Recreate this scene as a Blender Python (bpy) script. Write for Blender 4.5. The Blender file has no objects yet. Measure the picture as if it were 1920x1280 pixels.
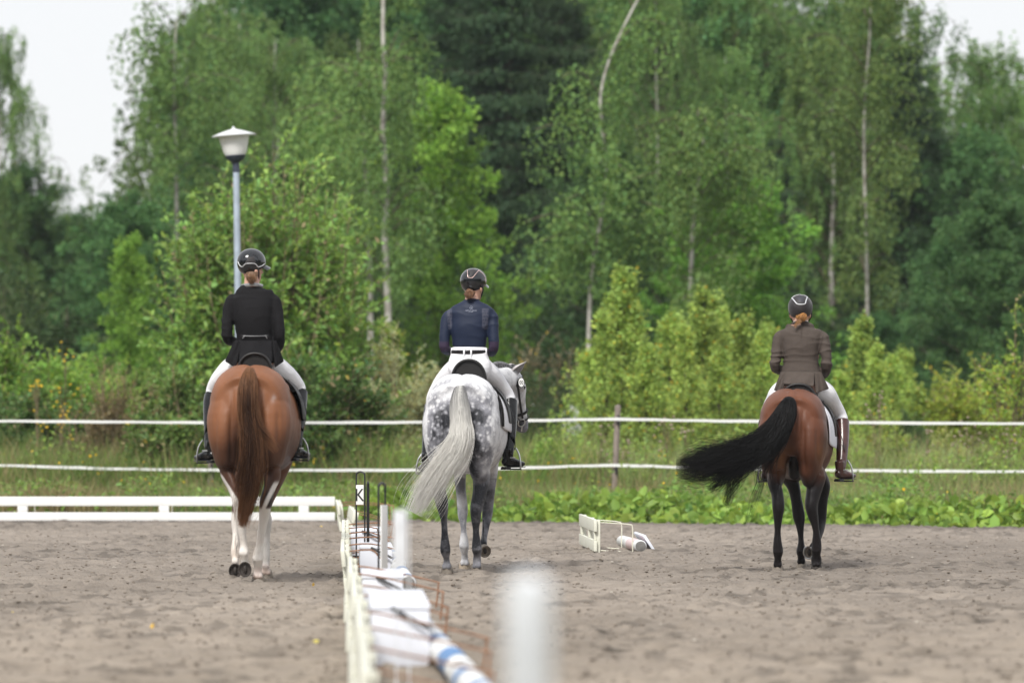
import bpy, bmesh, math, random
import numpy as np
from mathutils import Vector, Matrix
random.seed(7); rng = np.random.default_rng(7)
scene = bpy.context.scene
COL = scene.collection
# ---------------------------------------------------------------- camera, sky, sun, exposure
FPX, EYE, HOR = 10667.0, 1.15, 800.0          # 200 mm lens on a 1920 px wide frame, eye height, horizon row
cam = bpy.data.cameras.new('camera'); cam_o = bpy.data.objects.new('camera', cam); COL.objects.link(cam_o)
cam.sensor_width = 36; cam.lens = 200; cam.shift_y = (HOR-640)/1920
cam.clip_start = 0.5; cam.clip_end = 3000
cam_o.location = (0, 0, EYE); cam_o.rotation_euler = (math.radians(90), 0, 0)
cam.dof.use_dof = True; cam.dof.focus_distance = 47.5; cam.dof.aperture_fstop = 3.0
scene.camera = cam_o
SUN_EL, SUN_AZ = math.radians(46), math.radians(200)     # compass bearing of the sun (0 = +Y, clockwise)
w = bpy.data.worlds.new('World'); scene.world = w; w.use_nodes = True
nt = w.node_tree; bg = nt.nodes['Background']
sky = nt.nodes.new('ShaderNodeTexSky'); sky.sky_type = 'NISHITA'; sky.sun_disc = False
sky.sun_elevation = SUN_EL; sky.sun_rotation = SUN_AZ
mx = nt.nodes.new('ShaderNodeMix'); mx.data_type = 'RGBA'
nt.links.new(sky.outputs[0], mx.inputs[6])
tc = nt.nodes.new('ShaderNodeTexCoord'); nz = nt.nodes.new('ShaderNodeTexNoise'); nz.inputs['Scale'].default_value = 2.0
nz.inputs['Detail'].default_value = 5
cr = nt.nodes.new('ShaderNodeValToRGB'); cr.color_ramp.elements[0].position = .3; cr.color_ramp.elements[1].position = .7
cr.color_ramp.elements[0].color = (5.75, 5.8, 5.95, 1); cr.color_ramp.elements[1].color = (5.95, 5.98, 6.1, 1)
nt.links.new(tc.outputs['Generated'], nz.inputs['Vector']); nt.links.new(nz.outputs['Fac'], cr.inputs[0])
nt.links.new(cr.outputs[0], mx.inputs[7]); mx.inputs[0].default_value = 0.93      # an overcast veil over the sky
nt.links.new(mx.outputs[2], bg.inputs['Color']); bg.inputs['Strength'].default_value = 0.1
sl = bpy.data.lights.new('sun', 'SUN'); sl.energy = 2.5; sl.angle = math.radians(16); sl.color = (1, .97, .91)
so = bpy.data.objects.new('sun', sl); COL.objects.link(so)
sd = Vector((math.sin(SUN_AZ)*math.cos(SUN_EL), math.cos(SUN_AZ)*math.cos(SUN_EL), math.sin(SUN_EL)))
so.rotation_euler = sd.to_track_quat('Z', 'Y').to_euler()
vs = scene.view_settings; vs.view_transform = 'Standard'; vs.look = 'None'; vs.exposure = 0.72; vs.gamma = 1.0
scene.cycles.use_denoising = True; scene.cycles.max_bounces = 6; scene.cycles.transparent_max_bounces = 4
scene.cycles.diffuse_bounces = 3; scene.cycles.glossy_bounces = 2; scene.cycles.transmission_bounces = 3
scene.cycles.caustics_reflective = False; scene.cycles.caustics_refractive = False

# ---------------------------------------------------------------- helpers
def at(px, py, d): return Vector(((px-960)*d/FPX, d, EYE+(HOR-py)*d/FPX))
def gx(px, d): return (px-960)*d/FPX
def tag(o, label=None, cat=None, group=None, kind=None):
    if label: o['label'] = label
    if cat: o['category'] = cat
    if group: o['group'] = group
    if kind: o['kind'] = kind
    return o
def empty(name, loc=(0,0,0), rz=0):
    o = bpy.data.objects.new(name, None); COL.objects.link(o); o.location = loc; o.rotation_euler = (0,0,rz)
    o.empty_display_size = .1; return o
def link(name, me, m, parent=None):
    o = bpy.data.objects.new(name, me); COL.objects.link(o)
    if m is not None and not me.materials: me.materials.append(m)
    if parent: o.parent = parent
    return o
def copy_tree(o, parent=None):
    c = o.copy(); COL.objects.link(c); c.parent = parent
    for ch in list(o.children): copy_tree(ch, c)
    return c
def mesh_np(name, V, Fq, cols=None, smooth=False, fsize=4, attr='Col', mats=None):
    """V (n,3), Fq (m,k) ints, cols (n,3|4) per vertex"""
    me = bpy.data.meshes.new(name)
    V = np.asarray(V, np.float32); Fq = np.asarray(Fq, np.int32)
    me.vertices.add(len(V)); me.vertices.foreach_set('co', V.ravel())
    m, k = Fq.shape
    me.loops.add(m*k); me.loops.foreach_set('vertex_index', Fq.ravel())
    me.polygons.add(m); me.polygons.foreach_set('loop_start', np.arange(0, m*k, k, dtype=np.int32))
    if smooth: me.polygons.foreach_set('use_smooth', np.ones(m, bool))
    if cols is not None: set_col(me, cols, attr)
    me.update(calc_edges=True); me.validate()
    return me
def set_col(me, cols, attr='Col'):
    c = np.ones((len(me.vertices), 4), np.float32); cols = np.asarray(cols); c[:, :cols.shape[1]] = cols
    a = me.attributes.get(attr) or me.attributes.new(attr, 'FLOAT_COLOR', 'POINT')
    a.data.foreach_set('color', c.ravel())
def verts_np(me):
    v = np.empty(len(me.vertices)*3, np.float32); me.vertices.foreach_get('co', v); return v.reshape(-1, 3)
def normals_np(me):
    v = np.empty(len(me.vertices)*3, np.float32); me.vertices.foreach_get('normal', v); return v.reshape(-1, 3)
def sstep(a, b, x):
    t = np.clip((x-a)/(b-a), 0, 1); return t*t*(3-2*t)
_tab = rng.random((64, 64, 64)).astype(np.float32)
def noise3(P, s, seed=0):
    """smooth value noise 0..1 at points P (n,3), frequency s (scalar or 3)"""
    Q = np.asarray(P, np.float64)*np.asarray(s, float)+seed*17.31
    i = np.floor(Q).astype(int); f = Q-i; f = f*f*(3-2*f); i &= 63; j = (i+1) & 63
    x0,y0,z0 = i.T; x1,y1,z1 = j.T; fx,fy,fz = f.T
    def g(a,b,c): return _tab[a,b,c]
    c00 = g(x0,y0,z0)*(1-fx)+g(x1,y0,z0)*fx; c10 = g(x0,y1,z0)*(1-fx)+g(x1,y1,z0)*fx
    c01 = g(x0,y0,z1)*(1-fx)+g(x1,y0,z1)*fx; c11 = g(x0,y1,z1)*(1-fx)+g(x1,y1,z1)*fx
    return (c00*(1-fy)+c10*fy)*(1-fz)+(c01*(1-fy)+c11*fy)*fz
def fbm(P, s, n=3, seed=0):
    t = 0; a = 1; tot = 0; s = np.asarray(s, float)
    for k in range(n): t = t+a*noise3(P, s*2**k, seed+k); tot += a; a *= .5
    return t/tot
def spline(pts, n):
    """Catmull-Rom through rows of pts -> n rows"""
    P = np.asarray(pts, float)
    if len(P) == 2: return P[0]+(P[1]-P[0])*np.linspace(0,1,n)[:,None]
    E = np.vstack([2*P[0]-P[1], P, 2*P[-1]-P[-2]])
    t = np.linspace(0, len(P)-1-1e-9, n); i = t.astype(int); f = (t-i)[:,None]
    a,b,c,d = E[i],E[i+1],E[i+2],E[i+3]
    return .5*((2*b)+(-a+c)*f+(2*a-5*b+4*c-d)*f*f+(-a+3*b-3*c+d)*f**3)
class MB:
    """collects shapes, built as ONE mesh"""
    def __init__(s): s.v = []; s.f = []; s.c = []
    def add(s, V, F, col=None):
        o = len(s.v); s.v += [tuple(p) for p in V]; s.f += [tuple(i+o for i in f) for f in F]
        s.c += [col or (1,1,1)]*len(V)
    def tube(s, secs, seg=16, ref=(1,0,0), n=None, cap=True, sup=2.0, col=None):
        """secs rows: x,y,z,ra,rb ; ra runs along ref, rb across it"""
        S = np.asarray(secs, float)
        if n: S = spline(S, n); S[:,3:] = np.maximum(S[:,3:], .0008)
        P = S[:,:3]; T = np.gradient(P, axis=0); T /= np.linalg.norm(T, axis=1)[:,None]+1e-9
        r = np.asarray(ref, float); V = []
        ang = np.linspace(0, 2*math.pi, seg, endpoint=False)
        ca, sa = np.cos(ang), np.sin(ang)
        if sup != 2.0: ca = np.sign(ca)*np.abs(ca)**(2/sup); sa = np.sign(sa)*np.abs(sa)**(2/sup)
        for p, t, (ra, rb) in zip(P, T, S[:,3:5]):
            A = r-t*(r@t); A /= np.linalg.norm(A)+1e-9; B = np.cross(t, A)
            V += [p+A*ra*c_+B*rb*s_ for c_, s_ in zip(ca, sa)]
        F = []; m = len(P)
        for i in range(m-1):
            for j in range(seg):
                k = (j+1) % seg; F.append((i*seg+j, i*seg+k, (i+1)*seg+k, (i+1)*seg+j))
        if cap:
            V.append(P[0]-T[0]*min(S[0,3:5])*.35); V.append(P[-1]+T[-1]*min(S[-1,3:5])*.35)
            for j in range(seg):
                k = (j+1) % seg; F.append((m*seg, k, j)); F.append((m*seg+1, (m-1)*seg+j, (m-1)*seg+k))
        s.add(V, F, col)
    def rod(s, pts, r, seg=6, n=None, col=None, ref=(0.31,.2,.93)):
        s.tube([(*p, r, r) for p in pts], seg=seg, n=n, ref=ref, col=col)
    def ball(s, c, r, seg=16, rings=9, R=None, col=None):
        r = (r,r,r) if not hasattr(r, '__len__') else r
        V = [(0,0,-1)]; F = []
        for i in range(1, rings):
            th = math.pi*i/rings
            for j in range(seg):
                a = 2*math.pi*j/seg; V.append((math.sin(th)*math.cos(a), math.sin(th)*math.sin(a), -math.cos(th)))
        V.append((0,0,1)); top = len(V)-1
        for j in range(seg):
            k = (j+1)%seg; F.append((0, 1+k, 1+j)); F.append((top, 1+(rings-2)*seg+j, 1+(rings-2)*seg+k))
        for i in range(rings-2):
            for j in range(seg):
                k = (j+1)%seg; F.append((1+i*seg+j, 1+i*seg+k, 1+(i+1)*seg+k, 1+(i+1)*seg+j))
        V = np.array(V)*np.array(r)
        if R is not None: V = V@np.array(R).T
        s.add(V+np.array(c), F, col)
    def box(s, lo, hi, bev=0.0, M=None, col=None):
        b = bmesh.new(); bmesh.ops.create_cube(b, size=1)
        lo, hi = Vector(lo), Vector(hi)
        for v in b.verts: v.co = Vector([lo[i]+(v.co[i]+.5)*(hi[i]-lo[i]) for i in range(3)])
        if bev: bmesh.ops.bevel(b, geom=b.edges[:], offset=bev, segments=2, affect='EDGES', profile=.6)
        if M is not None: b.transform(M)
        b.verts.index_update(); s.add([v.co[:] for v in b.verts], [[v.index for v in f.verts] for f in b.faces], col); b.free()
    def build(s, name, m, parent=None, smooth=True, sharp=None, split=None, m2=None):
        me = bpy.data.meshes.new(name); me.from_pydata([tuple(map(float, p)) for p in s.v], [], s.f)
        b = bmesh.new(); b.from_mesh(me); bmesh.ops.recalc_face_normals(b, faces=b.faces[:])
        for f in b.faces: f.smooth = smooth
        if smooth:
            lim = math.radians(sharp or 40)
            for e in b.edges:
                if len(e.link_faces) == 2 and e.calc_face_angle(0) > lim: e.smooth = False
        b.to_mesh(me); b.free()
        if any(c != (1,1,1) for c in s.c): set_col(me, np.array(s.c))
        if split is not None:
            me.materials.append(m); me.materials.append(m2); mi = np.zeros(len(me.polygons), np.int32); mi[split:] = 1; me.polygons.foreach_set('material_index', mi)
        return link(name, me, m, parent)
def remesh(o, voxel, it=4, fac=.5):
    """melt overlapping closed shapes into one continuous skin"""
    m = o.modifiers.new('r', 'REMESH'); m.mode = 'VOXEL'; m.voxel_size = voxel; m.use_smooth_shade = True
    if it: k = o.modifiers.new('s', 'SMOOTH'); k.factor = fac; k.iterations = it
    dg = bpy.context.evaluated_depsgraph_get(); dg.update()
    me = bpy.data.meshes.new_from_object(o.evaluated_get(dg)); mats = list(o.data.materials)
    o.modifiers.clear(); old = o.data; o.data = me; me.materials.clear()
    for q in mats: me.materials.append(q)
    me.polygons.foreach_set('use_smooth', np.ones(len(me.polygons), bool)); bpy.data.meshes.remove(old)
    return o
def displace(o, fn):
    me = o.data; v = verts_np(me); nn = normals_np(me); v = v+nn*fn(v)[:,None]
    me.vertices.foreach_set('co', v.astype(np.float32).ravel()); me.update()
# ---------------------------------------------------------------- materials
def mat(name, col=(.5,.5,.5), rough=.6, attr=None, var=.0, vscale=8, bump=0, bscale=40, spec=.5, metal=0, coat=0,
        stretch=(1,1,1), sheen=0, trans=0, objrand=0, col2=None, dist=.01):
    m = bpy.data.materials.new(name); m.use_nodes = True; t = m.node_tree; N, Lk = t.nodes, t.links
    b = N['Principled BSDF']; b.inputs['Roughness'].default_value = rough; b.inputs['Metallic'].default_value = metal
    b.inputs['Specular IOR Level'].default_value = spec; b.inputs['Coat Weight'].default_value = coat
    b.inputs['Coat Roughness'].default_value = .06
    if sheen: b.inputs['Sheen Weight'].default_value = sheen; b.inputs['Sheen Roughness'].default_value = .4
    b.inputs['Base Color'].default_value = (*col, 1)
    src = None
    if attr:
        a = N.new('ShaderNodeAttribute'); a.attribute_name = attr; src = a.outputs['Color']
        mm = N.new('ShaderNodeMix'); mm.data_type = 'RGBA'; mm.blend_type = 'MULTIPLY'; mm.inputs[0].default_value = 1
        mm.inputs[6].default_value = (*col, 1); Lk.new(src, mm.inputs[7]); src = mm.outputs[2]
    co = N.new('ShaderNodeTexCoord'); mp = N.new('ShaderNodeMapping'); mp.inputs['Scale'].default_value = stretch
    Lk.new(co.outputs['Object'], mp.inputs['Vector'])
    if var or col2:
        n = N.new('ShaderNodeTexNoise'); n.inputs['Scale'].default_value = vscale; n.inputs['Detail'].default_value = 5
        Lk.new(mp.outputs[0], n.inputs['Vector'])
        rp = N.new('ShaderNodeMapRange'); rp.inputs[1].default_value = .3; rp.inputs[2].default_value = .7
        Lk.new(n.outputs['Fac'], rp.inputs[0])
        if col2:
            mm = N.new('ShaderNodeMix'); mm.data_type = 'RGBA'; mm.inputs[6].default_value = (*col, 1); mm.inputs[7].default_value = (*col2, 1)
            if src: Lk.new(src, mm.inputs[6])
            Lk.new(rp.outputs[0], mm.inputs[0]); src = mm.outputs[2]
        if var:
            rp2 = N.new('ShaderNodeMapRange'); rp2.inputs[3].default_value = 1-var; rp2.inputs[4].default_value = 1+var
            Lk.new(rp.outputs[0], rp2.inputs[0])
            mm = N.new('ShaderNodeMix'); mm.data_type = 'RGBA'; mm.blend_type = 'MULTIPLY'; mm.inputs[0].default_value = 1
            mm.inputs[6].default_value = (*col, 1)
            if src: Lk.new(src, mm.inputs[6])
            Lk.new(rp2.outputs[0], mm.inputs[7]); src = mm.outputs[2]
    if objrand:
        oi = N.new('ShaderNodeObjectInfo'); h = N.new('ShaderNodeHueSaturation')
        r1 = N.new('ShaderNodeMapRange'); r1.inputs[3].default_value = .5-objrand*.03; r1.inputs[4].default_value = .5+objrand*.07
        r2 = N.new('ShaderNodeMapRange'); r2.inputs[3].default_value = 1-objrand; r2.inputs[4].default_value = 1+objrand
        Lk.new(oi.outputs['Random'], r1.inputs[0]); Lk.new(r1.outputs[0], h.inputs['Hue'])
        ml = N.new('ShaderNodeMath'); ml.operation = 'FRACT'; m2 = N.new('ShaderNodeMath'); m2.operation = 'MULTIPLY'; m2.inputs[1].default_value = 7.3
        Lk.new(oi.outputs['Random'], m2.inputs[0]); Lk.new(m2.outputs[0], ml.inputs[0]); Lk.new(ml.outputs[0], r2.inputs[0]); Lk.new(r2.outputs[0], h.inputs['Value'])
        if src: Lk.new(src, h.inputs['Color'])
        else: h.inputs['Color'].default_value = (*col, 1)
        src = h.outputs[0]
    if src: Lk.new(src, b.inputs['Base Color'])
    if bump:
        n = N.new('ShaderNodeTexNoise'); n.inputs['Scale'].default_value = bscale; n.inputs['Detail'].default_value = 4
        Lk.new(mp.outputs[0], n.inputs['Vector']); bp = N.new('ShaderNodeBump'); bp.inputs['Strength'].default_value = bump
        bp.inputs['Distance'].default_value = dist; Lk.new(n.outputs['Fac'], bp.inputs['Height']); Lk.new(bp.outputs[0], b.inputs['Normal'])
    if trans:
        out = [x for x in N if x.type == 'OUTPUT_MATERIAL'][0]
        tr = N.new('ShaderNodeBsdfTranslucent'); ms = N.new('ShaderNodeMixShader'); ms.inputs[0].default_value = trans
        if src: Lk.new(src, tr.inputs[0])
        else: tr.inputs[0].default_value = (*col, 1)
        Lk.new(b.outputs[0], ms.inputs[1]); Lk.new(tr.outputs[0], ms.inputs[2]); Lk.new(ms.outputs[0], out.inputs['Surface'])
    return m
# ================================================================ GROUND
M_sand = mat('sand', (.278,.240,.205), .95, var=.14, vscale=2.2, bump=1, bscale=34, attr='Col', spec=.15, dist=.02)
M_soil = mat('meadow_soil', (.085,.085,.035), .95, var=.3, vscale=.6, bump=.5, bscale=10, spec=.1)
def grid(name, x0, x1, y0, y1, nx, ny, zf, m, colf=None):
    X, Y = np.meshgrid(np.linspace(x0,x1,nx), np.linspace(y0,y1,ny)); P = np.stack([X.ravel(), Y.ravel(), np.zeros(X.size)], 1)
    P[:,2] = zf(P); i = (np.arange(ny-1)[:,None]*nx+np.arange(nx-1)[None]).ravel()
    F = np.stack([i, i+1, i+nx+1, i+nx], 1)
    return link(name, mesh_np(name, P, F, None if colf is None else colf(P), smooth=True), m)
gp = grid('ground', -900, 900, -60, 1800, 61, 61, lambda P: P[:,0]*0-.10, M_soil); tag(gp, kind='structure')
EDGE = 74.0
def edge_y(x): return 70.2-.74*np.maximum(x+.8,0)+.35*(noise3(np.stack([x, x*0+4, x*0],1), .5)-.5)+.25*(noise3(np.stack([x, x*0, x*0],1), 1.3)-.5)
def sand_z(P):
    a = P.copy(); a[:,2] = 3.3
    n1 = fbm(a, (.35,.35,1), 2, 3); n2 = fbm(a, (3.2,3.2,1), 3, 5); n3 = noise3(a, (9,9,1), 9)
    cup = sstep(.62, .80, noise3(a, (4.5,4.5,1), 21)); clod = sstep(.70,.92, noise3(a, (11,11,1), 31))
    z = (n1-.5)*.05+(n2-.5)*.029+(n3-.5)*.012-cup*.034+clod*.026
    e = edge_y(P[:,0]); return z-.0-.35*sstep(-.2, .8, P[:,1]-e)
def sand_c(P):
    a = P.copy(); a[:,2] = 1.7
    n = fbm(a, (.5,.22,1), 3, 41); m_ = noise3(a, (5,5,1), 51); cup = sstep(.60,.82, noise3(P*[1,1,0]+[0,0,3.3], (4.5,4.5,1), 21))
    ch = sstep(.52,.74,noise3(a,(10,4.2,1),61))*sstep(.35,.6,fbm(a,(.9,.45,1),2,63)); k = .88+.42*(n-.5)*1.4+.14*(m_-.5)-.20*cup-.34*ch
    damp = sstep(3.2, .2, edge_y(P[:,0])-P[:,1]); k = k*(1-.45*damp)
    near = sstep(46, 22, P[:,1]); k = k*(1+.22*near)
    c = np.stack([k*(1+.02*near), k*(1-.0*near), k*(1-.05*near+.03*damp)], 1); return np.clip(c, .1, 1.6)
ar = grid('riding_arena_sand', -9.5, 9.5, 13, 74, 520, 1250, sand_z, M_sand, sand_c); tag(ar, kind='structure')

def unit(n):
    d = rng.normal(0,1,(n,3)); return d/np.linalg.norm(d,axis=1,keepdims=True)
def leaves(P, D, size, asp=.45, cols=None, fold=.25, jit=.5, simple=False, name='crown', m=None, parent=None, link_it=True):
    """P base points (n,3), D direction (n,3), size (n,)"""
    n = len(P); D = D+rng.normal(0, jit, D.shape)*np.linalg.norm(D, axis=1, keepdims=True); D /= np.linalg.norm(D, axis=1, keepdims=True)+1e-9
    R = rng.normal(0, 1, (n,3)); S = np.cross(D, R); S /= np.linalg.norm(S, axis=1, keepdims=True)+1e-9; Nn = np.cross(S, D)
    L = size[:,None]; w_ = L*asp*.5
    if simple:
        V = np.stack([P, P+D*L*.5+S*w_, P+D*L+Nn*L*.12, P+D*L*.5-S*w_], 1); F = np.arange(n*4).reshape(n,4); k = 4
    else:
        V = np.stack([P, P+D*L*.28+S*w_*.85+Nn*w_*fold, P+D*L*.68+S*w_*.8+Nn*w_*fold, P+D*L-Nn*L*.08,
                      P+D*L*.68-S*w_*.8+Nn*w_*fold, P+D*L*.28-S*w_*.85+Nn*w_*fold], 1)
        b = np.arange(n)[:,None]*6; F = np.concatenate([b+[0,1,2,3], b+[0,3,4,5]]); k = 6
    C = None if cols is None else np.repeat(cols, k, axis=0)
    return V.reshape(-1,3), F, C
def leafmesh(name, P, D, size, cols, m, parent, **kw):
    V, F, C = leaves(P, D, size, cols=cols, **kw); return link(name, mesh_np(name, V, F, C), m, parent)
def vcol(n, base, hv=.15, vv=.3, yellow=0., tone=None):
    hv *= .6
    c = np.array(base)[None]*np.ones((n,1)); v = 1+vv*rng.normal(0,1,(n,1))*.6
    if tone is not None: v = v*tone[:,None]
    h = hv*rng.normal(0,1,(n,1)); c = c*v*np.concatenate([1+h*1.3, 1+h*.2, 1-h], 1)
    if yellow:
        y = rng.random(n) < yellow; c[y] = np.array([.42,.33,.04])*rng.uniform(.5,1.2,(y.sum(),1))
    return np.clip(c, .003, .9)
M_leaf = mat('broadleaf_foliage', (1.62,1.48,1.5), .6, attr='Col', trans=.36, objrand=.22, spec=.2)
M_leafn = mat('bush_foliage', (1.6,1.5,1.4), .5, attr='Col', trans=.42, spec=.4)
M_need = mat('spruce_foliage', (1.4,1.4,1.4), .7, attr='Col', trans=.12, objrand=.15, spec=.2)
M_bark = mat('bark', (.10,.075,.055), .9, var=.4, vscale=6, bump=.5, bscale=20, stretch=(1,1,.3))
M_birch = mat('birch_bark', (.62,.60,.55), .7, var=.1, vscale=3, col2=(.16,.14,.12), stretch=(1,1,2.2), bump=.2, bscale=12)
M_stem = mat('dry_stem', (.20,.15,.09), .8, var=.2)

# ================================================================ TREES
def tree_proto(name, H, kind, seed):
    """trunk + limbs, crown of many small leaves; tree base at the origin"""
    global rng
    rng = np.random.default_rng(seed); r = random.Random(seed)
    root = empty(name)
    tk = MB(); Ps, Ds, Ss, Ts = [], [], [], []
    bend = [(0,0,-.3)]; x = y = 0
    for i in range(1, 7): x += r.uniform(-.03,.03)*H*.35; y += r.uniform(-.02,.02)*H*.35; bend.append((x,y,H*i/6*.97))
    tp = spline(bend, 24); base_r = H*.0085+.02
    tk.tube([(*p, base_r*(1-.9*i/23)+.006, base_r*(1-.9*i/23)+.006) for i, p in enumerate(tp)], seg=8); nf = len(tk.f)
    def tpos(z): i = min(22, max(0, int(z/H/.97*23))); return tp[i]
    def clump(c, rad, n, hang=0, dirb=(0,0,.3), sz=.15, flat=1.):
        if kind != 'sapling': n = int(n*1.75); sz *= .74
        g = unit(n)*(rng.random((n,1))**.45)*np.array(rad)[None]
        p = g+np.array(c); d = g/(np.array(rad)[None])*.8+np.array(dirb)
        d[:,2] -= hang; Ps.append(p); Ds.append(d); Ss.append(sz*rng.uniform(.6,1.3,n))
        Ts.append(np.full(n, r.uniform(.75,1.3)))
    if kind in ('birch', 'birch_tall'):
        lo = .22 if kind == 'birch' else .38; nl = int(46*(H/12)**.5)
        for k in range(nl):
            f = lo+(1-lo)*((k+.5)/nl)**.9; z = f*H*.97; a = k*2.4+r.uniform(-.5,.5)
            L = H*(.20*(math.sin(min(1,(1-f)/(1-lo)+.12)*math.pi*.62))+.02)*r.uniform(.7,1.2)
            p0 = tpos(z); dv = np.array([math.cos(a), math.sin(a), 0])
            pts = [p0, p0+dv*L*.45+[0,0,L*.45], p0+dv*L*.85+[0,0,L*.62], p0+dv*L*1.1+[0,0,L*.35]]
            q = spline(pts, 9); tk.tube([(*w_, base_r*.33*(1-.85*i/8)*(1-f*.6), base_r*.33*(1-.85*i/8)*(1-f*.6)) for i, w_ in enumerate(q)], seg=4)
            for i in range(2, 9):
                for _ in range(2):
                    c = q[i]+rng.normal(0,.09*L+.08,3); dz = r.uniform(.5,1.5)*(.35+.08*H/12)
                    clump(c-[0,0,dz*.7], (.13+.05*r.random(), .13, dz), 26, hang=1.1, dirb=(0,0,0), sz=.135)
        clump(tpos(H*.97)-[0,0,.3], (.3,.3,.7), 120, sz=.13)
    elif kind in ('aspen', 'round', 'sapling'):
        lo = {'aspen':.12,'round':.14,'sapling':.06}[kind]; nl = {'aspen':44,'round':50,'sapling':44}[kind]
        for k in range(nl):
            f = lo+(1-lo)*((k+.5)/nl); z = f*H*.95; a = k*2.4+r.uniform(-.4,.4)
            g = (1-f)/(1-lo)
            sh = {'aspen': .24*g**.75+.03, 'round': .27*math.sin(min(1,g+.06)*math.pi*.72)**.8, 'sapling': .155*g**.95+.018}[kind]
            L = H*sh*r.uniform(.65,1.2); p0 = tpos(z); dv = np.array([math.cos(a), math.sin(a), 0])
            up = {'aspen':.8,'round':.5,'sapling':1.9}[kind]
            pts = [p0, p0+dv*L*.5+[0,0,L*up*.5], p0+dv*L+[0,0,L*up]]
            q = spline(pts, 7); tk.tube([(*w_, base_r*.35*(1-.85*i/6)*(1-f*.6), base_r*.35*(1-.85*i/6)*(1-f*.6)) for i, w_ in enumerate(q)], seg=4)
            for i in range(1, 7):
                for _ in range({'aspen':2,'round':3,'sapling':2}[kind]):
                    c = q[i]+rng.normal(0,.13*L+.03,3); rr = (.26 if kind != 'sapling' else .10)*r.uniform(.7,1.4)*(.6+.4*H/10)
                    clump(c, (rr,rr,rr*(.7 if kind != 'sapling' else 1.5)), 30 if kind != 'sapling' else 14, hang=.2, dirb=(dv[0]*.4,dv[1]*.4,.35), sz=.15 if kind != 'sapling' else .068)
        clump(tpos(H*.95), (.15,.15,.5*(H/10)), 70, sz=.12 if kind != 'sapling' else .08)
    elif kind == 'spruce':
        z = H*.05; k = 0
        while z < H*.97:
            f = z/H; nb = 10; L0 = H*.27*(1-f)**.85+.12
            for j in range(nb):
                a = j/nb*6.283+k*.7+r.uniform(-.25,.25); L = L0*r.uniform(.5,1.25); dv = np.array([math.cos(a), math.sin(a),0])
                p0 = tpos(z+r.uniform(-.38,.38)); q = spline([p0, p0+dv*L*.5-[0,0,L*.16], p0+dv*L-[0,0,L*.10]], 8)
                tk.tube([(*w_, .02*(1-.8*i/7), .02*(1-.8*i/7)) for i, w_ in enumerate(q)], seg=3)
                m_ = 6
                for i in range(1, 8):
                    wd = .10+.22*L*.5*math.sin(i/8*math.pi)
                    n = int(34*(.5+L*.35)); s_ = np.cross(dv,[0,0,1]); u = rng.normal(0,1,(n,1))
                    p = q[i]+s_*u*wd+rng.normal(0,.06,(n,3)); p[:,2] -= np.abs(rng.normal(0,.16,n))
                    Ps.append(p); d = s_*np.sign(u)*.6+dv*.5+np.array([0,0,-.75]); Ds.append(d); Ss.append(rng.uniform(.10,.24,n)); Ts.append(np.full(n, r.uniform(.7,1.3)))
            z += H*.034*(1-f*.35); k += 1
    elif kind == 'thicket':
        for k in range(26):
            a = r.uniform(0,6.283); R_ = r.uniform(.1,1)*H*.33; hh = H*r.uniform(.55,1)*(1-.45*(R_/H/.33)**2)
            dv = np.array([math.cos(a), math.sin(a),0]); q = spline([dv*R_*.25+[0,0,-.1], dv*R_*.6+[0,0,hh*.5], dv*R_*1.15+[0,0,hh]], 9)
            tk.tube([(*w_, .022*(1-.8*i/8), .022*(1-.8*i/8)) for i, w_ in enumerate(q)], seg=4)
            for i in range(1, 9):
                for _ in range(2):
                    rr = .24*r.uniform(.6,1.3)*H/3.5
                    clump(q[i]+rng.normal(0,.12,3), (rr,rr,rr), 26, dirb=(dv[0]*.3,dv[1]*.3,.6), sz=.10)
    P, D, S, T = map(np.concatenate, (Ps, Ds, Ss, Ts))
    lo_, hi_ = P[:,2].min(), P[:,2].max(); 
    big = fbm(P, .8, 2, seed)
    tone = T*(.72+.56*big)
    base = {'birch':(.098,.175,.050),'birch_tall':(.080,.145,.042),'aspen':(.13,.25,.04),'round':(.055,.120,.040),
            'sapling':(.215,.305,.07),'spruce':(.028,.052,.022),'thicket':(.055,.095,.035)}[kind]
    cols = vcol(len(P), base, .10, .22, .0 if kind != 'sapling' else .03, tone)
    leafmesh('crown', P, D, S, cols, M_need if kind == 'spruce' else M_leaf, root, asp=.2 if kind == 'spruce' else .72, simple=True)
    tk.build('trunk', M_birch if kind in ('birch','birch_tall') else M_bark, root, split=nf, m2=M_bark)
    root['h'] = H
    return root
PROTO = {}
def proto(key, *a):
    PROTO[key] = [tree_proto(*a), False]
proto('birchA', 'birch_tree', 14, 'birch', 11); proto('birchB', 'birch_tree', 14, 'birch', 12); proto('birchT', 'birch_tree', 16, 'birch_tall', 13)
proto('aspenA', 'aspen_tree', 10, 'aspen', 14); proto('roundA', 'alder_tree', 10, 'round', 15); proto('roundB', 'alder_tree', 10, 'round', 16)
proto('spruceA', 'spruce_tree', 15, 'spruce', 17); proto('sapA', 'young_birch', 4, 'sapling', 18); proto('sapB', 'young_birch', 4, 'sapling', 19)
proto('thick', 'bush', 3.5, 'thicket', 20)
def plant(key, px, d, H, label, cat='tree', group=None, rz=None, wide=1.0, x=None, lean=0):
    o, used = PROTO[key]
    if used: o = copy_tree(o)
    else: PROTO[key][1] = True
    PROTO[key][0] = o
    s = H/o['h']; o.scale = (s*wide, s*wide, s)
    o.location = (gx(px, d) if x is None else x, d, -.10); o.rotation_euler = (0, lean, random.uniform(0,6.28) if rz is None else rz)
    for k in ('group',):
        if k in o: del o[k]
    tag(o, label, cat, group); return o
def hgt(py, d): return EYE+(HOR-py)*d/FPX+.1      # height that reaches picture row py at distance d
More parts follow.
